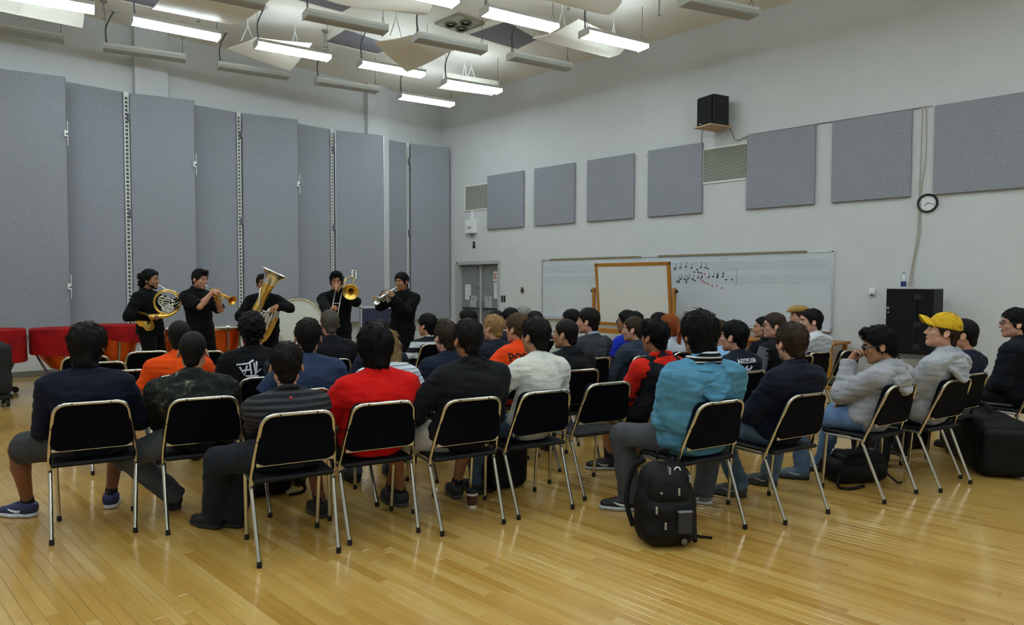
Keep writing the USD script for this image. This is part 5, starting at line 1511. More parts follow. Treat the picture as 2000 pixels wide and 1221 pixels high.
for k, lab, x, y, z, hr, sk, c, g in (('H1', 'dark-haired person farthest left of the group before the double door', 5.57, 6.24, 1.26, ('medium', 0.016, 'dark'), 'fair', '#24272e', -38), ('H3', 'dark-haired person just behind the blond one, before the door', 6.37, 6.57, 1.21, ('short', 0.014, 'dark'), 'light', '#2a2d33', -36),
                                      ('H4', 'dark-haired person between the blond and the grey head, below the door', 6.01, 5.95, 1.27, ('short', 0.016, 'black'), 'light', '#20232a', -30), ('H5', 'short grey-haired person right of the double door', 7.11, 6.79, 1.25, ('short', 0.013, 'grey'), 'fair', '#2c323c', -48),
                                      ('H6', 'dark-haired person left of the wall whiteboard, beside the grey head', 6.73, 6.21, 1.205, ('short', 0.014, 'dark'), 'tan', '#232630', -20)):
    seat(k, lab, 'music chair under the ' + lab, x, y, -14, 0.0, 0.05, z, skin=sk, hair=hr, gaze=g, top=tee(c), bottom=pants(DJEAN), **far)

# empty chairs in view
for x, y, a, lab in ((4.16, 3.28, -16, 'empty music chair between the white T-shirt and the light blue hood'), (8.18, 2.98, -10, 'empty music chair by the oak table, left of the black cabinet'), (2.55, 8.10, -13, 'empty music chair in front of the horn player, farthest row'),
                     (1.91, 7.32, -14, 'empty music chair right of the navy sweater head, second from the front'), (1.85, 6.52, -14, 'empty music chair right of the navy sweater, its right post fully showing'), (1.95, 7.98, -14, 'empty music chair left of the navy sweater head'),
                     (2.98, 7.71, -14, 'empty music chair before the trumpeter with rolled sleeves'), (3.13, 7.03, -14, 'empty music chair with bare left post, left of the yellow shirt')):
    chair(lab, x, y, a)

def soft_box(cx, cy, z0, z1, wx, wy, r, h=0.012, amp=0.008, seed=1, taper=0.0):
    m = m3.Manifold.hull_points(np.array([(sx * (wx / 2 - r) * (1 - taper * sz), sy * (wy / 2 - r), (z0 + r) if sz == 0 else (z1 - r)) for sx in (-1, 1) for sy in (-1, 1) for sz in (0, 1)], float))
    pts = []
    s = trimesh.creation.icosphere(2, r).vertices
    for sx in (-1, 1):
        for sy in (-1, 1):
            for sz in (0, 1):
                pts.append(s + ((sx * (wx / 2 - r) * (1 - taper * sz)), sy * (wy / 2 - r), (z0 + r) if sz == 0 else (z1 - r)))
    m = m3.Manifold.hull_points(np.vstack(pts)).refine_to_length(h * 2).to_mesh()
    m = trimesh.Trimesh(m.vert_properties[:, :3], m.tri_verts, process=True)
    m = ruffle(m, amp, 9, seed)
    m.vertices[:, 2] = np.maximum(m.vertices[:, 2], z0)
    m.apply_translation((cx, cy, 0))
    return m


# ------------------------------------------------------------------ the brass quintet
GOLD = mat('lacquered_brass', '#e6bf62', 0.26, metal=0.9)
GOLDD = mat('old_brass_bell', '#dba646', 0.28, metal=0.9)
SILV = mat('silver_plate', '#e2e4e0', 0.2, metal=0.92)
BLK = cloth('#08090b')


def world_of(loc, ang, p):
    return np.asarray(loc, float) + Rz3(math.radians(ang)) @ np.asarray(p, float)


def bell(prof, axis, loc, n=32, thick=0.0025):
    """An open flared bell: profile of (radius, distance along axis), doubled for thickness."""
    prof = [(r, z) for r, z in prof]
    return lathe(prof + [(max(r - thick, 0.001), z - (0.001 if i else -0.002)) for i, (r, z) in enumerate(reversed(prof))] + [prof[0]], n, axis, loc)


def loop(c, M, R, r, a0=0.0, a1=360.0, n=28, sq=1.0):
    A = np.radians(np.linspace(a0, a1, n))
    P = np.asarray(c, float) + np.stack([R * np.cos(A), R * sq * np.sin(A), np.zeros(n)], 1) @ np.asarray(M, float).T
    return tube(P, r, 9)


STAND = {}


def player(k, label, loc, az, ztop, hands, *, nod=0, gaze=0, hair, skin='tan', sleeves=True, beard=None, elbows=((0.7, -0.3, -1), (-0.7, -0.3, -1)), palms=None, fdirs=None, lean=0.0, mass=1.05, belly=1.0, roll=0, sleeve=0.6):
    ang = -az
    hs = 0.99
    P = build_person(label, (loc[0], loc[1], 0), ang, head=(0.0, 0.02 + lean, ztop - 0.139 * hs), gaze=gaze, nod=nod, hs=hs, roll=roll, sit=False, pelvis=(0, 0, 0.93 * ztop / 1.74), hands=hands, elbows=elbows, palms=palms, fdirs=fdirs, curl=0.9,
                     hair=hair, skin=skin, mass=mass, belly=belly, beard=beard, top=dict(kind='long' if sleeves else 'rolled', mat=BLK, collar=BLK, fit=0.004, sleeve=sleeve), bottom=dict(kind='trousers', mat=BLK, fit=0.008), shoes=dict(upper='#0d0d0f', sole='#0b0b0c'), h=0.0095, seed=len(k) * 7 + ord(k[-1]))
    return P, ang


# --- horn player
L1, Z1 = (3.2, 9.98, 0), 1.735
coilC = np.array([0.04, 0.27, 1.30])
hx_ = unit((0.95, 0.30, 0.0))
HM = np.stack([unit(np.cross((0, 0, 1), hx_)), np.array([0, 0, 1.0]), hx_], 1)     # the coil's plane: x along, y up, z its normal
hp = lambda x, y, z=0.0: coilC + HM @ np.array([x, y, z])
P1, A1_ = player('M1', 'person in black with curly tied-back hair and beard playing the French horn', L1, 140, Z1, (hp(-0.20, -0.19, 0.07), hp(0.17, 0.05, -0.035)), gaze=-4, nod=4, hair=('bun', 0.024, 'black'), beard='black', skin='tan', elbows=((1, -0.5, -0.5), (-0.9, 0.2, -0.8)),
                 palms=((-0.5, 0.4, 0.6), (0.9, -0.3, 0)), fdirs=((0.0, 0.9, -0.2), (0.5, 0.4, 0.5)), mass=1.15)
t = thing('french_horn', 'brass French horn held by the bearded person with tied-back hair', 'French horn', L1, A1_)
obj('main_coil', cat(loop(hp(0, 0), HM, 0.165, 0.010, 0, 360), loop(hp(0, 0, 0.02), HM, 0.148, 0.008, 20, 330)), GOLD, t)
obj('inner_tubing', cat(*[loop(hp(x, y, z), HM, R, 0.0068, a, b, 20) for x, y, z, R, a, b in ((0.02, -0.03, 0.03, 0.085, 0, 300), (-0.03, 0.02, 0.035, 0.07, 90, 420), (0.03, -0.075, 0.035, 0.05, 0, 360), (0.03, -0.075, 0.045, 0.026, 0, 300))], *[tube([hp(x, 0.02 + s * 0.03, 0.04), hp(x + 0.12, -0.01 + s * 0.03, 0.04)], 0.0065, 7) for x, s in ((-0.09, 0), (-0.085, 1), (-0.07, -1), (-0.08, 2), (-0.06, -2))]), SILV, t)
for i in range(3):
    v = obj('rotary_valve', lathe([(0, -0.02), (0.016, -0.02), (0.018, 0), (0.018, 0.025), (0.012, 0.03), (0, 0.03)], 16, hx_, hp(0.075, 0.02 - i * 0.045, 0.02)), SILV, t)
    obj('valve_lever', tube([hp(0.09, 0.02 - i * 0.045, 0.0), hp(0.155, 0.045 - i * 0.03, -0.02)], 0.004, 6), SILV, v)
mouth1 = P1.head(trimesh.Trimesh([(0, 0.103, -0.06)], [(0, 0, 0)], process=False)).vertices[0]
obj('leadpipe', tube(spline([mouth1 + (0, 0.03, -0.01), mouth1 + (0.0, 0.1, -0.05), hp(0.10, 0.14, -0.01), hp(0.165, 0.0, -0.01)], 7), 0.0065, 8), SILV, t)
obj('mouthpiece', tube([mouth1, mouth1 + (0, 0.012, -0.003), mouth1 + (0, 0.05, -0.018)], [0.0115, 0.009, 0.005], 12), SILV, t)
bp = spline([hp(0.12, -0.115, 0.01), hp(0.02, -0.17, 0.03), hp(-0.10, -0.18, 0.06), hp(-0.19, -0.19, 0.10)], 7)
obj('bell_branch', tube(bp, np.linspace(0.013, 0.045, len(bp)), 14), GOLD, t)
bax = unit(bp[-1] - bp[-3] + np.array([0.04, 0, -0.03]))
obj('bell', bell([(0.044, 0), (0.052, 0.03), (0.072, 0.065), (0.105, 0.09), (0.15, 0.105)], bax, bp[-1] - bax * 0.004), GOLD, t)


def trumpet(name, label, loc, ang, mouth, ydir, tilt, M1_, M2_, bore=1.0):
    """A trumpet whose mouthpiece is at mouth and which points along ydir, tilted down."""
    f = unit((ydir[0], ydir[1], -tilt))
    x = unit(np.cross(f, (0, 0, 1)))
    z = np.cross(x, f)
    MM = np.stack([x, f, z], 1)
    q = lambda a, b, c: np.asarray(mouth, float) + MM @ (np.array([a, b, c]) * 1.08)
    t = thing(name, label, 'trumpet', loc, ang)
    obj('mouthpiece', tube([q(0, 0, 0), q(0, 0.008, 0), q(0, 0.03, 0), q(0, 0.085, 0)], [0.0135, 0.012, 0.006, 0.005], 12), SILV, t)
    obj('leadpipe', tube(rounded_path([q(0, 0.07, 0), q(0, 0.345, 0), q(0, 0.345, -0.075), q(0, 0.20, -0.075)], 0.036, 7), 0.0062 * bore, 9), M1_, t)
    B = rounded_path([q(-0.03, 0.24, -0.085), q(-0.03, 0.115, -0.085), q(-0.03, 0.115, 0.0), q(-0.03, 0.30, 0.0)], 0.04, 8)
    obj('bell_tube', tube(B, np.linspace(0.0065, 0.012 * bore, len(B)), 10), M1_, t)
    obj('bell', bell([(0.0118 * bore, 0), (0.0145 * bore, 0.06), (0.019 * bore, 0.11), (0.029 * bore, 0.155), (0.045, 0.18), (0.064, 0.195)], f, q(-0.03, 0.297, 0)), M2_, t)
    for i in range(3):
        v = obj('valve', lathe([(0, -0.125), (0.009, -0.125), (0.0125, -0.115), (0.0125, 0.02), (0.010, 0.025), (0.004, 0.03), (0.004, 0.05), (0.009, 0.052), (0.009, 0.056), (0, 0.056)], 14, z, q(-0.015, 0.20 + i * 0.027, 0.0)), M1_, t)
    for i, (y0, y1) in enumerate(((0.15, 0.2), (0.25, 0.31), (0.22, 0.235))):
        obj('valve_slide', tube(rounded_path([q(0.0, 0.205 + i * 0.02, -0.04), q(0.03, y1, -0.04), q(0.03, y1, -0.06), q(0.0, 0.205 + i * 0.02, -0.06)], 0.008, 4), 0.0055, 7), M1_, t)
    obj('brace', cat(tube([q(0, 0.15, 0), q(-0.03, 0.15, 0)], 0.003, 6), tube([q(0, 0.31, -0.07), q(-0.03, 0.31, 0)], 0.003, 6)), M1_, t)
    return q


# --- trumpeter with rolled sleeves
L2, Z2 = (3.67, 9.51, 0), 1.745
m2 = np.array([0.0, 0.145, Z2 - 0.138 - 0.068])
P2, A2_ = player('M2', 'person in black with rolled sleeves playing a brass cornet', L2, 160, Z2, ((0.045, 0.30, m2[2] - 0.09), (-0.05, 0.27, m2[2] - 0.15)), nod=10, hair=('quiff', 0.013, 'dark'), skin='light', sleeves=False, elbows=((0.6, -0.3, -1), (-0.6, -0.2, -1)),
                 palms=((-0.5, 0.3, -0.8), (0.9, 0.2, 0.2)), fdirs=((-0.5, 0.85, 0.0), (0.25, 0.3, 0.9)), mass=1.1, sleeve=0.98)
m2 = P2.head(trimesh.Trimesh([(0, 0.104, -0.06)], [(0, 0, 0)], process=False)).vertices[0]
trumpet('cornet', 'golden brass cornet played by the person with rolled sleeves', L2, A2_, m2, (0.05, 1, 0), 0.42, GOLD, GOLDD, 1.25)

# --- tuba player
L3, Z3 = (4.36, 9.09, 0), 1.69
P3, A3_ = player('M3', 'person in black holding the big tuba in front of the face', L3, 205, Z3, ((0.16, 0.36, 1.08), (-0.17, 0.40, 1.26)), nod=-2, roll=6, hair=('short', 0.012, 'black'), skin='tan', elbows=((1, -0.2, -0.6), (-1, -0.3, -0.35)), palms=((-0.6, 0.3, -0.4), (0.7, 0.3, -0.5)), fdirs=((-0.7, 0.5, 0.3), (0.8, 0.4, -0.3)), mass=1.15, belly=1.1)
t = thing('tuba', 'large brass tuba with silvery bell tilted over its player', 'tuba', L3, A3_)
tb0 = np.array([0.13, 0.31, 1.12])            # bottom bow
tax = unit((-0.42, 0.06, 0.9))               # from the bottom towards the bell
tx = unit(np.cross(tax, (0, 1, 0)))
tx = unit(np.array([-1.0, 0, 0]) - tax * (tax @ np.array([-1.0, 0, 0])))   # towards the bell's outer side (player's left)
ty = np.cross(tax, tx)
tq = lambda a, b, c=0.0: tb0 + tx * a + tax * b + ty * c
bb = spline([tq(0.0, 0.0), tq(0.0, 0.2), tq(0.0, 0.35), tq(0.0, 0.47)], 6)
obj('bell_branch', tube(bb, np.interp(np.linspace(0, 1, len(bb)), [0, 0.4, 0.8, 1], [0.062, 0.052, 0.066, 0.082]), 20), GOLD, t)
obj('bell', bell([(0.08, 0), (0.092, 0.06), (0.112, 0.11), (0.145, 0.15), (0.185, 0.175), (0.20, 0.18)], tax, tq(0, 0.465)), SILV, t)
ow = spline([tq(0.0, 0.03), tq(0.02, -0.13), tq(0.09, -0.24), tq(0.19, -0.26), tq(0.25, -0.17), tq(0.255, 0.1)], 7)
obj('bottom_bow', tube(ow, np.linspace(0.062, 0.038, len(ow)), 16), GOLD, t)
up_ = spline([tq(0.255, 0.08), tq(0.245, 0.17), tq(0.19, 0.2), tq(0.14, 0.13), tq(0.135, -0.1), tq(0.15, -0.18), tq(0.19, -0.16), tq(0.195, 0.08)], 6)
obj('upper_bow', tube(up_, np.linspace(0.036, 0.018, len(up_)), 12), SILV, t)
for i in range(4):
    a = 0.075 + i * 0.042
    v = obj('valve', lathe([(0, -0.09), (0.016, -0.09), (0.02, -0.08), (0.02, 0.09), (0.015, 0.1), (0.005, 0.11), (0.005, 0.13), (0.013, 0.132), (0.013, 0.138), (0, 0.138)], 14, tax, tq(a, 0.0, -0.075)), SILV, t)
    obj('valve_slide', tube(rounded_path([tq(a, -0.05, -0.085), tq(a - 0.005, -0.15 - i * 0.02, -0.10), tq(a + 0.026, -0.15 - i * 0.02, -0.10), tq(a + 0.02, -0.05, -0.085)], 0.013, 5), 0.0085, 8), GOLD if i % 2 else SILV, v)
    obj('valve_bow', tube(rounded_path([tq(a, 0.05, -0.08), tq(a, 0.13 + 0.015 * i, -0.09), tq(a + 0.03, 0.13 + 0.015 * i, -0.09), tq(a + 0.03, 0.05, -0.08)], 0.014, 5), 0.008, 8), SILV, v)
obj('brace', cat(tube([tq(0, 0.1), tq(0.25, 0.05)], 0.006, 6), tube([tq(0, -0.02), tq(0.25, -0.06)], 0.006, 6)), SILV, t)
mouth3 = P3.head(trimesh.Trimesh([(0, 0.105, -0.06)], [(0, 0, 0)], process=False)).vertices[0]
obj('leadpipe', tube(spline([mouth3 + (0, 0.02, 0), mouth3 + (-0.02, 0.09, -0.02), tq(-0.075, 0.38, -0.03), tq(-0.01, 0.2, -0.09), tq(0.06, 0.08, -0.08)], 7), 0.0085, 9), SILV, t)
obj('mouthpiece', tube([mouth3, mouth3 + (0, 0.012, 0), mouth3 + (-0.005, 0.035, -0.004)], [0.017, 0.015, 0.008], 14), SILV, t)

# --- trombonist
L4, Z4 = (5.01, 8.29, 0), 1.72
P4, A4_ = player('M4', 'person in black with crest of dark hair playing the trombone', L4, 212, Z4, ((0.06, 0.50, 1.19), (-0.05, 0.19, 1.47)), nod=4, hair=('spiky', 0.012, 'black'), skin='tan', elbows=((1, -0.3, -0.5), (-1, -0.2, -0.8)), palms=((-0.9, 0.1, -0.2), (0.9, 0.1, 0.2)), fdirs=((-0.3, 0.6, 0.6), (0.4, 0.5, 0.7)), mass=1.12)
m4 = P4.head(trimesh.Trimesh([(0, 0.105, -0.06)], [(0, 0, 0)], process=False)).vertices[0]
t = thing('trombone', 'brass trombone with its bell facing the audience', 'trombone', L4, A4_)
sd = unit((0.10, 0.82, -0.56))
sx = unit(np.cross(sd, (0, 0, 1)))
sn = np.cross(sx, sd)
sq_ = lambda a, b, c: m4 + sx * a + sd * b + sn * c
obj('mouthpiece', tube([sq_(0, 0, 0), sq_(0, 0.012, 0), sq_(0, 0.05, 0)], [0.0135, 0.012, 0.006], 12), SILV, t)
obj('inner_slide', cat(tube([sq_(0, 0.04, 0), sq_(0, 0.42, 0)], 0.0065, 9), tube([sq_(-0.085, 0.10, 0), sq_(-0.085, 0.42, 0)], 0.0065, 9), tube([sq_(0, 0.12, 0), sq_(-0.085, 0.12, 0)], 0.005, 8)), SILV, t)
obj('outer_slide', tube(rounded_path([sq_(0, 0.36, 0), sq_(0, 0.88, 0), sq_(-0.085, 0.88, 0), sq_(-0.085, 0.36, 0)], 0.04, 8), 0.0082, 9), SILV, t)
obj('slide_brace', cat(tube([sq_(0, 0.38, 0), sq_(-0.085, 0.38, 0)], 0.005, 8)), SILV, t)
bd = unit((0.06, 0.97, -0.20))
bc = m4 + np.array([-0.185, 0.40, -0.06])
back = bc - bd * 0.72
obj('bell_tube', tube(rounded_path([sq_(-0.085, 0.12, 0), sq_(-0.085, 0.06, 0.0), m4 + np.array([-0.13, -0.22, 0.12]), back + np.array([-0.0, -0.06, 0.07]), back, bc - bd * 0.2], 0.05, 6), 0.0085, 9), GOLD, t)
obj('bell', bell([(0.0095, 0), (0.013, 0.08), (0.020, 0.16), (0.034, 0.225), (0.06, 0.262), (0.103, 0.285)], bd, bc - bd * 0.26), GOLD, t)
obj('tuning_bow', cat(tube(rounded_path([back + (0.02, 0, 0.05), back + (0.02, -0.02, 0.14), back + (-0.03, -0.02, 0.14), back + (-0.03, 0.0, 0.02)], 0.02, 5), 0.008, 8), tube([back + (0.02, 0, 0.09), back + (-0.03, 0, 0.09)], 0.005, 6)), SILV, t)

# --- silver trumpet player
L5, Z5 = (5.82, 7.91, 0), 1.72
zz = Z5 - 0.138 - 0.068
P5, A5_ = player('M5', 'person in black facing left playing the silver trumpet', L5, 254, Z5, ((0.06, 0.30, zz - 0.08), (-0.06, 0.28, zz - 0.14)), nod=6, hair=('short', 0.014, 'black'), skin='tan', elbows=((0.7, -0.3, -0.9), (-0.7, -0.3, -0.9)), palms=((-0.5, 0.3, -0.8), (0.9, 0.2, 0.2)), fdirs=((-0.5, 0.85, 0.0), (0.25, 0.3, 0.9)), mass=1.1)
m5 = P5.head(trimesh.Trimesh([(0, 0.104, -0.06)], [(0, 0, 0)], process=False)).vertices[0]
trumpet('trumpet', 'silver trumpet of the person standing farthest right of the five players', L5, A5_, m5, (0.0, 1, 0), 0.36, SILV, SILV, 1.0)

# ------------------------------------------------------------------ timpani along the back wall
COPPER = mat('copper_bowl', '#c9571a', 0.3, metal=0.75, vary=0.12, vscale=6)
REDCLOTH = mat('red_drum_cover', '#930c10', 0.8, vary=0.3, vscale=5, bump=0.3, bscale=60, spec=0.2)
DRUMHEAD = mat('drum_head', '#cfd0c0', 0.5)


def timpano(label, loc, R, z, cover, low=0.18):
    t = thing('kettledrum', label, 'drum', loc)
    obj('bowl', lathe([(0.02, z - 0.60), (R * 0.45, z - 0.56), (R * 0.8, z - 0.4), (R * 0.97, z - 0.18), (R, z - 0.05), (R, z - 0.03), (R - 0.02, z - 0.03)], 36), COPPER, t)
    obj('head', lathe([(0, z - 0.005), (R * 0.98, z - 0.005), (R, z - 0.02), (0, z - 0.03)], 36), DRUMHEAD, t)
    obj('rim', lathe([(R, z - 0.03), (R + 0.02, z - 0.03), (R + 0.022, z + 0.004), (R + 0.006, z + 0.008), (R, z)], 36), CHROME, t)
    for i in range(6):
        a = i * math.pi / 3 + 0.4
        c, s = math.cos(a), math.sin(a)
        obj('tension_rod', tube([((R + 0.03) * c, (R + 0.03) * s, z + 0.02), ((R + 0.03) * c, (R + 0.03) * s, z - 0.16)], 0.008, 7), CHROME, t)
        if i % 2 == 0:
            obj('strut', tube(spline([((R + 0.035) * c, (R + 0.035) * s, z - 0.05), ((R + 0.03) * c, (R + 0.03) * s, z - 0.3), (R * 0.75 * c, R * 0.75 * s, z - 0.55), (R * 0.4 * c, R * 0.4 * s, 0.14)], 5), 0.016, 8), STEEL, t)
            obj('caster', lathe([(0.012, -0.015), (0.04, -0.015), (0.045, 0), (0.04, 0.015), (0.012, 0.015)], 14, (s, -c, 0), (R * 0.9 * c, R * 0.9 * s, 0.045)), BLACK, t)
            obj('base_leg', tube([(0, 0, 0.14), (R * 0.9 * c, R * 0.9 * s, 0.07)], 0.018, 8), BLACK, t)
    obj('pedal_base', lathe([(0, 0.08), (0.12, 0.08), (0.13, 0.11), (0.08, 0.17), (0.05, z - 0.58), (0, z - 0.58)], 20), BLACK, t)
    if cover:
        rr = R + 0.055
        prof = [(0, z + 0.02), (rr * 0.97, z + 0.02), (rr, z), (rr + 0.005, z - low), (rr - 0.004, z - low), (rr - 0.008, z - 0.01), (0, z + 0.012)]
        m = trimesh.creation.revolve(np.array(prof), sections=48)
        m = m.subdivide()
        a = np.arctan2(m.vertices[:, 1], m.vertices[:, 0])
        k = np.clip((z - m.vertices[:, 2]) / low, 0, 1)
        m.vertices[:, :2] *= (1 + 0.02 * k * np.sin(9 * a + loc[0]))[:, None]
        m.vertices[:, 2] -= k * 0.05 * cover * np.sin(a * 1.0 + 2.2)
        obj('cloth_cover', m, REDCLOTH, t, True)
    return t


timpano('kettledrum under a red cloth cover, cut by the left picture edge', (1.72, 11.75, 0), 0.36, 0.90, 0.3, 0.42)
timpano('kettledrum under a red cloth cover, second from the left', (2.58, 11.75, 0), 0.35, 0.885, 0.3, 0.35)
timpano('kettledrum half covered in red with orange bowl showing, left of the horn player', (3.30, 11.85, 0), 0.33, 0.90, 1.6, 0.18)
timpano('uncovered orange kettledrum between horn player and trumpeter', (4.22, 11.6, 0), 0.33, 0.83, 0)
timpano('uncovered orange kettledrum right behind the trumpeter with rolled sleeves', (4.80, 11.5, 0), 0.29, 0.83, 0)
timpano('uncovered orange kettledrum left of the tuba player', (5.22, 11.05, 0), 0.27, 0.82, 0)

# bass drum on its stand
t = thing('bass_drum', 'large pale bass drum on its stand between tuba and trombone', 'drum', (6.13, 11.35, 0), 0)
bf = unit((-0.62, -0.78, 0.05))
BC = np.array([0, 0, 0.88])
obj('shell', lathe([(0.385, -0.2), (0.395, -0.2), (0.395, 0.2), (0.385, 0.2)], 44, bf, BC), mat('drum_shell', '#3a2c22', 0.4), t)
for s in (-1, 1):
    obj('head', lathe([(0, s * 0.2), (0.392, s * 0.2), (0.392, s * 0.193), (0, s * 0.193)], 44, bf, BC), mat('bass_drum_head', '#c9ccc2', 0.5), t)
    obj('hoop', lathe([(0.388, s * 0.2 - 0.025), (0.412, s * 0.2 - 0.025), (0.412, s * 0.2 + 0.02), (0.388, s * 0.2 + 0.02), (0.388, s * 0.2 - 0.025)], 44, bf, BC), mat('drum_hoop', '#c3b998', 0.4), t)
bx_, bz_ = unit(np.cross(bf, (0, 0, 1))), None
bz_ = np.cross(bx_, bf)
for i in range(10):
    a = i * math.pi / 5 + 0.2
    d = bx_ * math.cos(a) + bz_ * math.sin(a)
    obj('tension_rod', cat(tube([BC + d * 0.425 - bf * 0.215, BC + d * 0.425 + bf * 0.215], 0.006, 6), box(BC + d * 0.425 + bf * 0.2 - 0.014, BC + d * 0.425 + bf * 0.2 + 0.014)), STEEL, t)
obj('stand', cat(*[tube([BC + bx_ * s * 0.36 + bf * q * 0.2 - (0, 0, 0.2), np.array([0, 0, 0.03]) + bx_ * -s * 0.3 + bf * q * 0.22], 0.014, 8) for s in (-1, 1) for q in (-1, 1)], *[tube([np.array([0, 0, 0.03]) + bx_ * s * 0.3 - bf * 0.22, np.array([0, 0, 0.03]) + bx_ * s * 0.3 + bf * 0.22], 0.014, 8) for s in (-1, 1)]), STEEL, t)

# navy road case, black covered drum at the left
t = thing('road_case', 'navy road case with aluminium edges behind trombone and trumpet players', 'case', (7.55, 11.0, 0), -30)
obj('body', box((-0.34, -0.25, 0.12), (0.34, 0.25, 1.12), 0.01), mat('navy_laminate', '#1a2140', 0.5, vary=0.08), t, False)
for x in (-0.34, 0.34):
    for y in (-0.25, 0.25):
        obj('edge_profile', box((x - 0.015, y - 0.015, 0.12), (x + 0.015, y + 0.015, 1.13), 0.004), ALU, t, False)
for z in (0.13, 1.12):
    obj('rim_profile', cat(*[box((-0.35, y - 0.014, z - 0.014), (0.35, y + 0.014, z + 0.014)) for y in (-0.25, 0.25)], *[box((x - 0.014, -0.25, z - 0.014), (x + 0.014, 0.25, z + 0.014)) for x in (-0.34, 0.34)]), ALU, t, False)
for x in (-0.34, 0.34):
    for y in (-0.25, 0.25):
        obj('corner_ball', trimesh.creation.icosphere(2, 0.028).apply_translation((x, y, 1.12)), STEEL, t)
        obj('caster', lathe([(0.01, -0.02), (0.045, -0.02), (0.05, 0), (0.045, 0.02), (0.01, 0.02)], 14, (1, 0, 0), (x * 0.85, y * 0.8, 0.05)), BLACK, t)
        obj('caster_fork', box((x * 0.85 - 0.03, y * 0.8 - 0.02, 0.06), (x * 0.85 + 0.03, y * 0.8 + 0.02, 0.12), 0.004), STEEL, t, False)
t = thing('covered_drum', 'black-covered instrument on casters at the left picture edge', 'covered instrument', (1.44, 10.75, 0))
obj('cloth_cover', soft_box(0, 0, 0.16, 0.80, 0.66, 0.46, 0.07, h=0.02, amp=0.02, seed=3), mat('black_cover', '#0d0e12', 0.8, bump=0.2, bscale=80), t, True)
obj('base', box((-0.33, -0.2, 0.1), (0.33, 0.2, 0.16), 0.01), BLACK, t, False)
for x in (-0.28, 0.28):
    for y in (-0.15, 0.15):
        obj('caster', lathe([(0.01, -0.018), (0.045, -0.018), (0.05, 0), (0.045, 0.018), (0.01, 0.018)], 14, (1, 0, 0.0), (x, y, 0.05)), BLACK, t)

# ------------------------------------------------------------------ bags, cup on the floor
BAG = mat('bag_nylon', '#070709', 0.65, vary=0.2, vscale=20, bump=0.3, bscale=200, spec=0.25)
ZIP = mat('zip_metal', '#b9bcc0', 0.3, metal=0.8)


t = thing('backpack', 'black backpack standing on the floor behind the light blue hood', 'backpack', (3.585, 2.235, 0), -38)
def pack(k, *caps):
    q = Solid(k)
    for c in caps:
        q.cap(*c)
    q.cuts = [((0, 0, 0.004), (0, 0, -1))]
    return slim(ruffle(q.mesh(0.01), 0.007, 13, 3))


obj('main_compartment', pack(0.06, ((-0.07, 0.03, 0.115), (0.07, 0.03, 0.115), 0.12), ((-0.07, 0.035, 0.25), (0.07, 0.035, 0.25), 0.118), ((-0.05, 0.05, 0.38), (0.05, 0.05, 0.38), 0.105)), BAG, t, True)
fp = obj('front_pocket', pack(0.05, ((-0.085, -0.04, 0.10), (0.075, -0.04, 0.10), 0.09), ((-0.075, -0.04, 0.22), (0.07, -0.04, 0.22), 0.082)), BAG, t, True)
up2 = obj('upper_pocket', pack(0.05, ((-0.065, -0.03, 0.31), (0.06, -0.03, 0.31), 0.074), ((-0.05, -0.012, 0.39), (0.045, -0.012, 0.39), 0.066)), BAG, t, True)
obj('side_pocket', pack(0.04, ((0.13, 0.03, 0.07), (0.13, 0.03, 0.17), 0.06)), BAG, t, True)
obj('phone_pocket', box((0.02, -0.14, 0.10), (0.105, -0.12, 0.23), 0.006), mat('mesh_pocket', '#2b2b28', 0.7), fp, False)
obj('pocket_trim', box((0.018, -0.144, 0.226), (0.107, -0.118, 0.236), 0.003), mat('trim_grey', '#6d7276', 0.5), fp, False)
obj('round_badge', lathe([(0, 0), (0.018, 0), (0.016, 0.004), (0, 0.005)], 18, (0, -1, 0), (0.06, -0.131, 0.055)), mat('rubber_badge', '#6b6a60', 0.5, metal=0.4), fp)
for x, z, par in ((-0.055, 0.15, fp), (0.035, 0.34, up2), (-0.11, 0.245, fp), (-0.005, 0.45, t), (0.12, 0.40, t)):
    obj('zip_pull', box((x - 0.006, (-0.137 if par is fp else -0.108 if par is up2 else -0.06), z - 0.022), (x + 0.006, (-0.125 if par is fp else -0.094 if par is up2 else -0.02), z + 0.022), 0.002), ZIP, par, False)
obj('snap', lathe([(0, 0), (0.008, 0), (0.006, 0.005), (0, 0.006)], 12, (0, -1, 0), (-0.07, -0.1, 0.335)), ZIP, up2)
obj('haul_loop', tube(spline([(-0.04, 0.08, 0.49), (-0.03, 0.08, 0.545), (0.03, 0.08, 0.545), (0.04, 0.08, 0.49)], 5), 0.009, 8), BAG, t)
obj('ring_tag', ring_sweep([(0.05 + 0.017 * math.cos(a), -0.03, 0.45 + 0.017 * math.sin(a)) for a in np.linspace(0, 2 * math.pi, 16, endpoint=False)], 0.0045, 7, closed=True), WHITE, t)
for s in (-1, 1):
    obj('shoulder_strap', tube(spline([(s * 0.09, 0.16, 0.47), (s * 0.15, 0.2, 0.4), (s * 0.2, 0.17, 0.22), (s * 0.17, 0.12, 0.07)], 6), 0.016, 8), BAG, t)
obj('loose_strap', tube(spline([(0.17, 0.08, 0.06), (0.21, 0.05, 0.02), (0.26, 0.05, 0.008), (0.30, 0.03, 0.008)], 5), 0.008, 6), BAG, t)

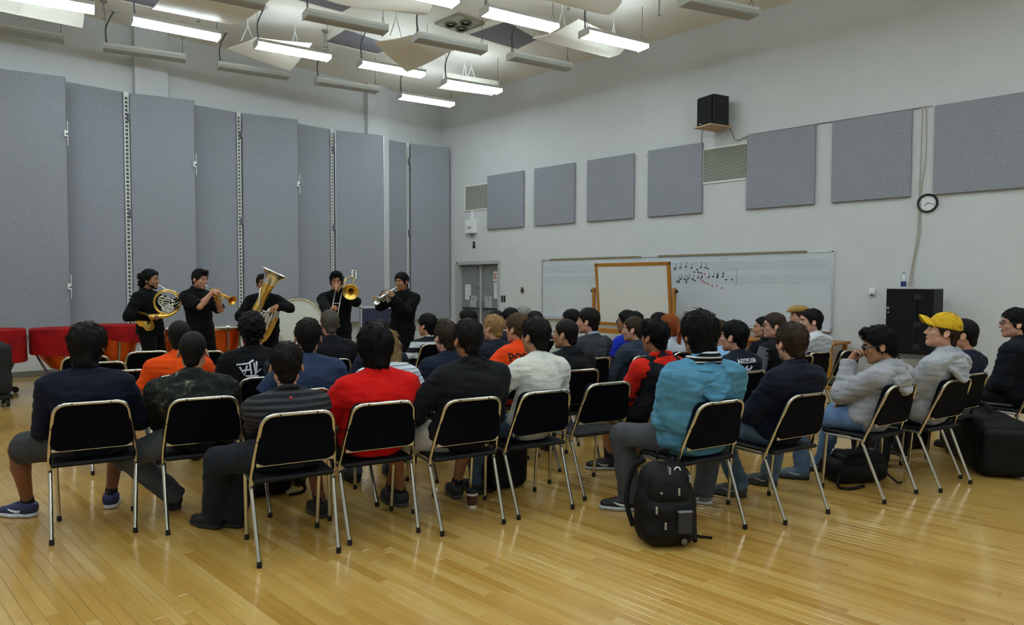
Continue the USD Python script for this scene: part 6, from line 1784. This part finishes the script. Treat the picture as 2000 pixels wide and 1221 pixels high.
t = thing('backpack', 'black backpack lying flat under the chair of the person in grey hoodie and glasses', 'backpack', (5.82, 1.93, 0), -35)
obj('main_compartment', soft_box(0, 0, 0.003, 0.19, 0.46, 0.32, 0.085, seed=7), BAG, t, True)
obj('front_pocket', soft_box(0.02, -0.02, 0.12, 0.235, 0.36, 0.25, 0.05, seed=8), BAG, t, True)
obj('shoulder_strap', tube(spline([(-0.2, -0.12, 0.1), (-0.27, -0.2, 0.02), (-0.2, -0.25, 0.012), (-0.05, -0.2, 0.012)], 6), 0.012, 8), BAG, t)
obj('loose_strap', tube(spline([(0.2, -0.13, 0.08), (0.27, -0.17, 0.012), (0.32, -0.15, 0.01)], 5), 0.008, 6), BAG, t)
obj('haul_loop', tube(spline([(-0.16, 0.05, 0.2), (-0.14, 0.04, 0.24), (-0.08, 0.03, 0.24), (-0.06, 0.03, 0.21)], 5), 0.008, 7), ZIP, t)

t = thing('gig_bag', 'large black instrument gig bag lying on the floor at the right edge', 'gig bag', (6.95, 1.19, 0), -62)
obj('main_compartment', soft_box(0, 0.28, 0.004, 0.46, 0.42, 1.05, 0.10, seed=9), BAG, t, True)
obj('outer_pocket', soft_box(0.0, -0.22, 0.02, 0.40, 0.36, 0.14, 0.05, seed=10), BAG, t, True)
obj('carry_handle', tube(spline([(0.0, 0.1, 0.45), (0.0, 0.15, 0.52), (0.0, 0.4, 0.52), (0.0, 0.46, 0.45)], 6), 0.014, 8), BAG, t)
obj('zip_line', tube(spline([(-0.19, -0.1, 0.40), (-0.2, 0.3, 0.42), (-0.18, 0.72, 0.4)], 6), 0.005, 6), mat('zip_dark', '#26262a', 0.5), t)
t = thing('instrument_case', 'dark case with a red tag on the floor beyond the big gig bag', 'case', (7.28, 2.05, 0), -30)
obj('body', soft_box(0, 0, 0.004, 0.30, 0.6, 0.26, 0.04, amp=0.002, seed=11), BLACK, t, True)
obj('handle', tube(spline([(-0.07, -0.13, 0.2), (-0.06, -0.165, 0.2), (0.06, -0.165, 0.2), (0.07, -0.13, 0.2)], 5), 0.01, 7), BLACK, t)
obj('red_tag', box((-0.2, -0.14, 0.19), (-0.1, -0.128, 0.26), 0.003), mat('tag_red', '#8f1c18', 0.6), t, False)
t = thing('backpack', 'black bag with shiny plastic on top under the chair of the white T-shirt', 'bag', (3.72, 3.78, 0), -15)
obj('main_compartment', soft_box(0, 0, 0.004, 0.34, 0.36, 0.24, 0.07, seed=12), BAG, t, True)
obj('plastic_top', soft_box(0.0, 0.0, 0.30, 0.39, 0.26, 0.18, 0.04, amp=0.02, seed=13), mat('shiny_plastic', '#24262b', 0.18, bump=0.5, bscale=40), t, True)
obj('shoulder_strap', tube(spline([(-0.15, -0.1, 0.3), (-0.24, -0.14, 0.2), (-0.22, -0.15, 0.05), (-0.15, -0.12, 0.02)], 6), 0.012, 8), BAG, t)
t = thing('backpack', 'low black bag on the floor under the chairs before the striped sweater', 'bag', (2.28, 4.92, 0), -14)
obj('main_compartment', soft_box(0, 0, 0.004, 0.2, 0.5, 0.3, 0.07, seed=14), BAG, t, True)
obj('shoulder_strap', tube(spline([(0.2, -0.1, 0.15), (0.3, -0.14, 0.08), (0.32, -0.15, 0.015), (0.2, -0.2, 0.012)], 6), 0.012, 8), BAG, t)

t = thing('coffee_cup', 'brown paper coffee cup with dark lid on the floor', 'cup', (3.21, 3.56, 0))
obj('cup', lathe([(0, 0), (0.028, 0), (0.03, 0.003), (0.04, 0.105), (0.037, 0.105), (0.028, 0.006), (0, 0.006)], 24), mat('cup_paper', '#d6d2ca', 0.6), t)
obj('sleeve', lathe([(0.0325, 0.02), (0.0335, 0.02), (0.0395, 0.088), (0.0385, 0.088), (0.0325, 0.02)], 24), mat('cup_sleeve', '#4a2a1c', 0.8), t)
obj('lid', lathe([(0, 0.105), (0.043, 0.105), (0.043, 0.113), (0.036, 0.124), (0.03, 0.12), (0, 0.12)], 24), BLACK, t)
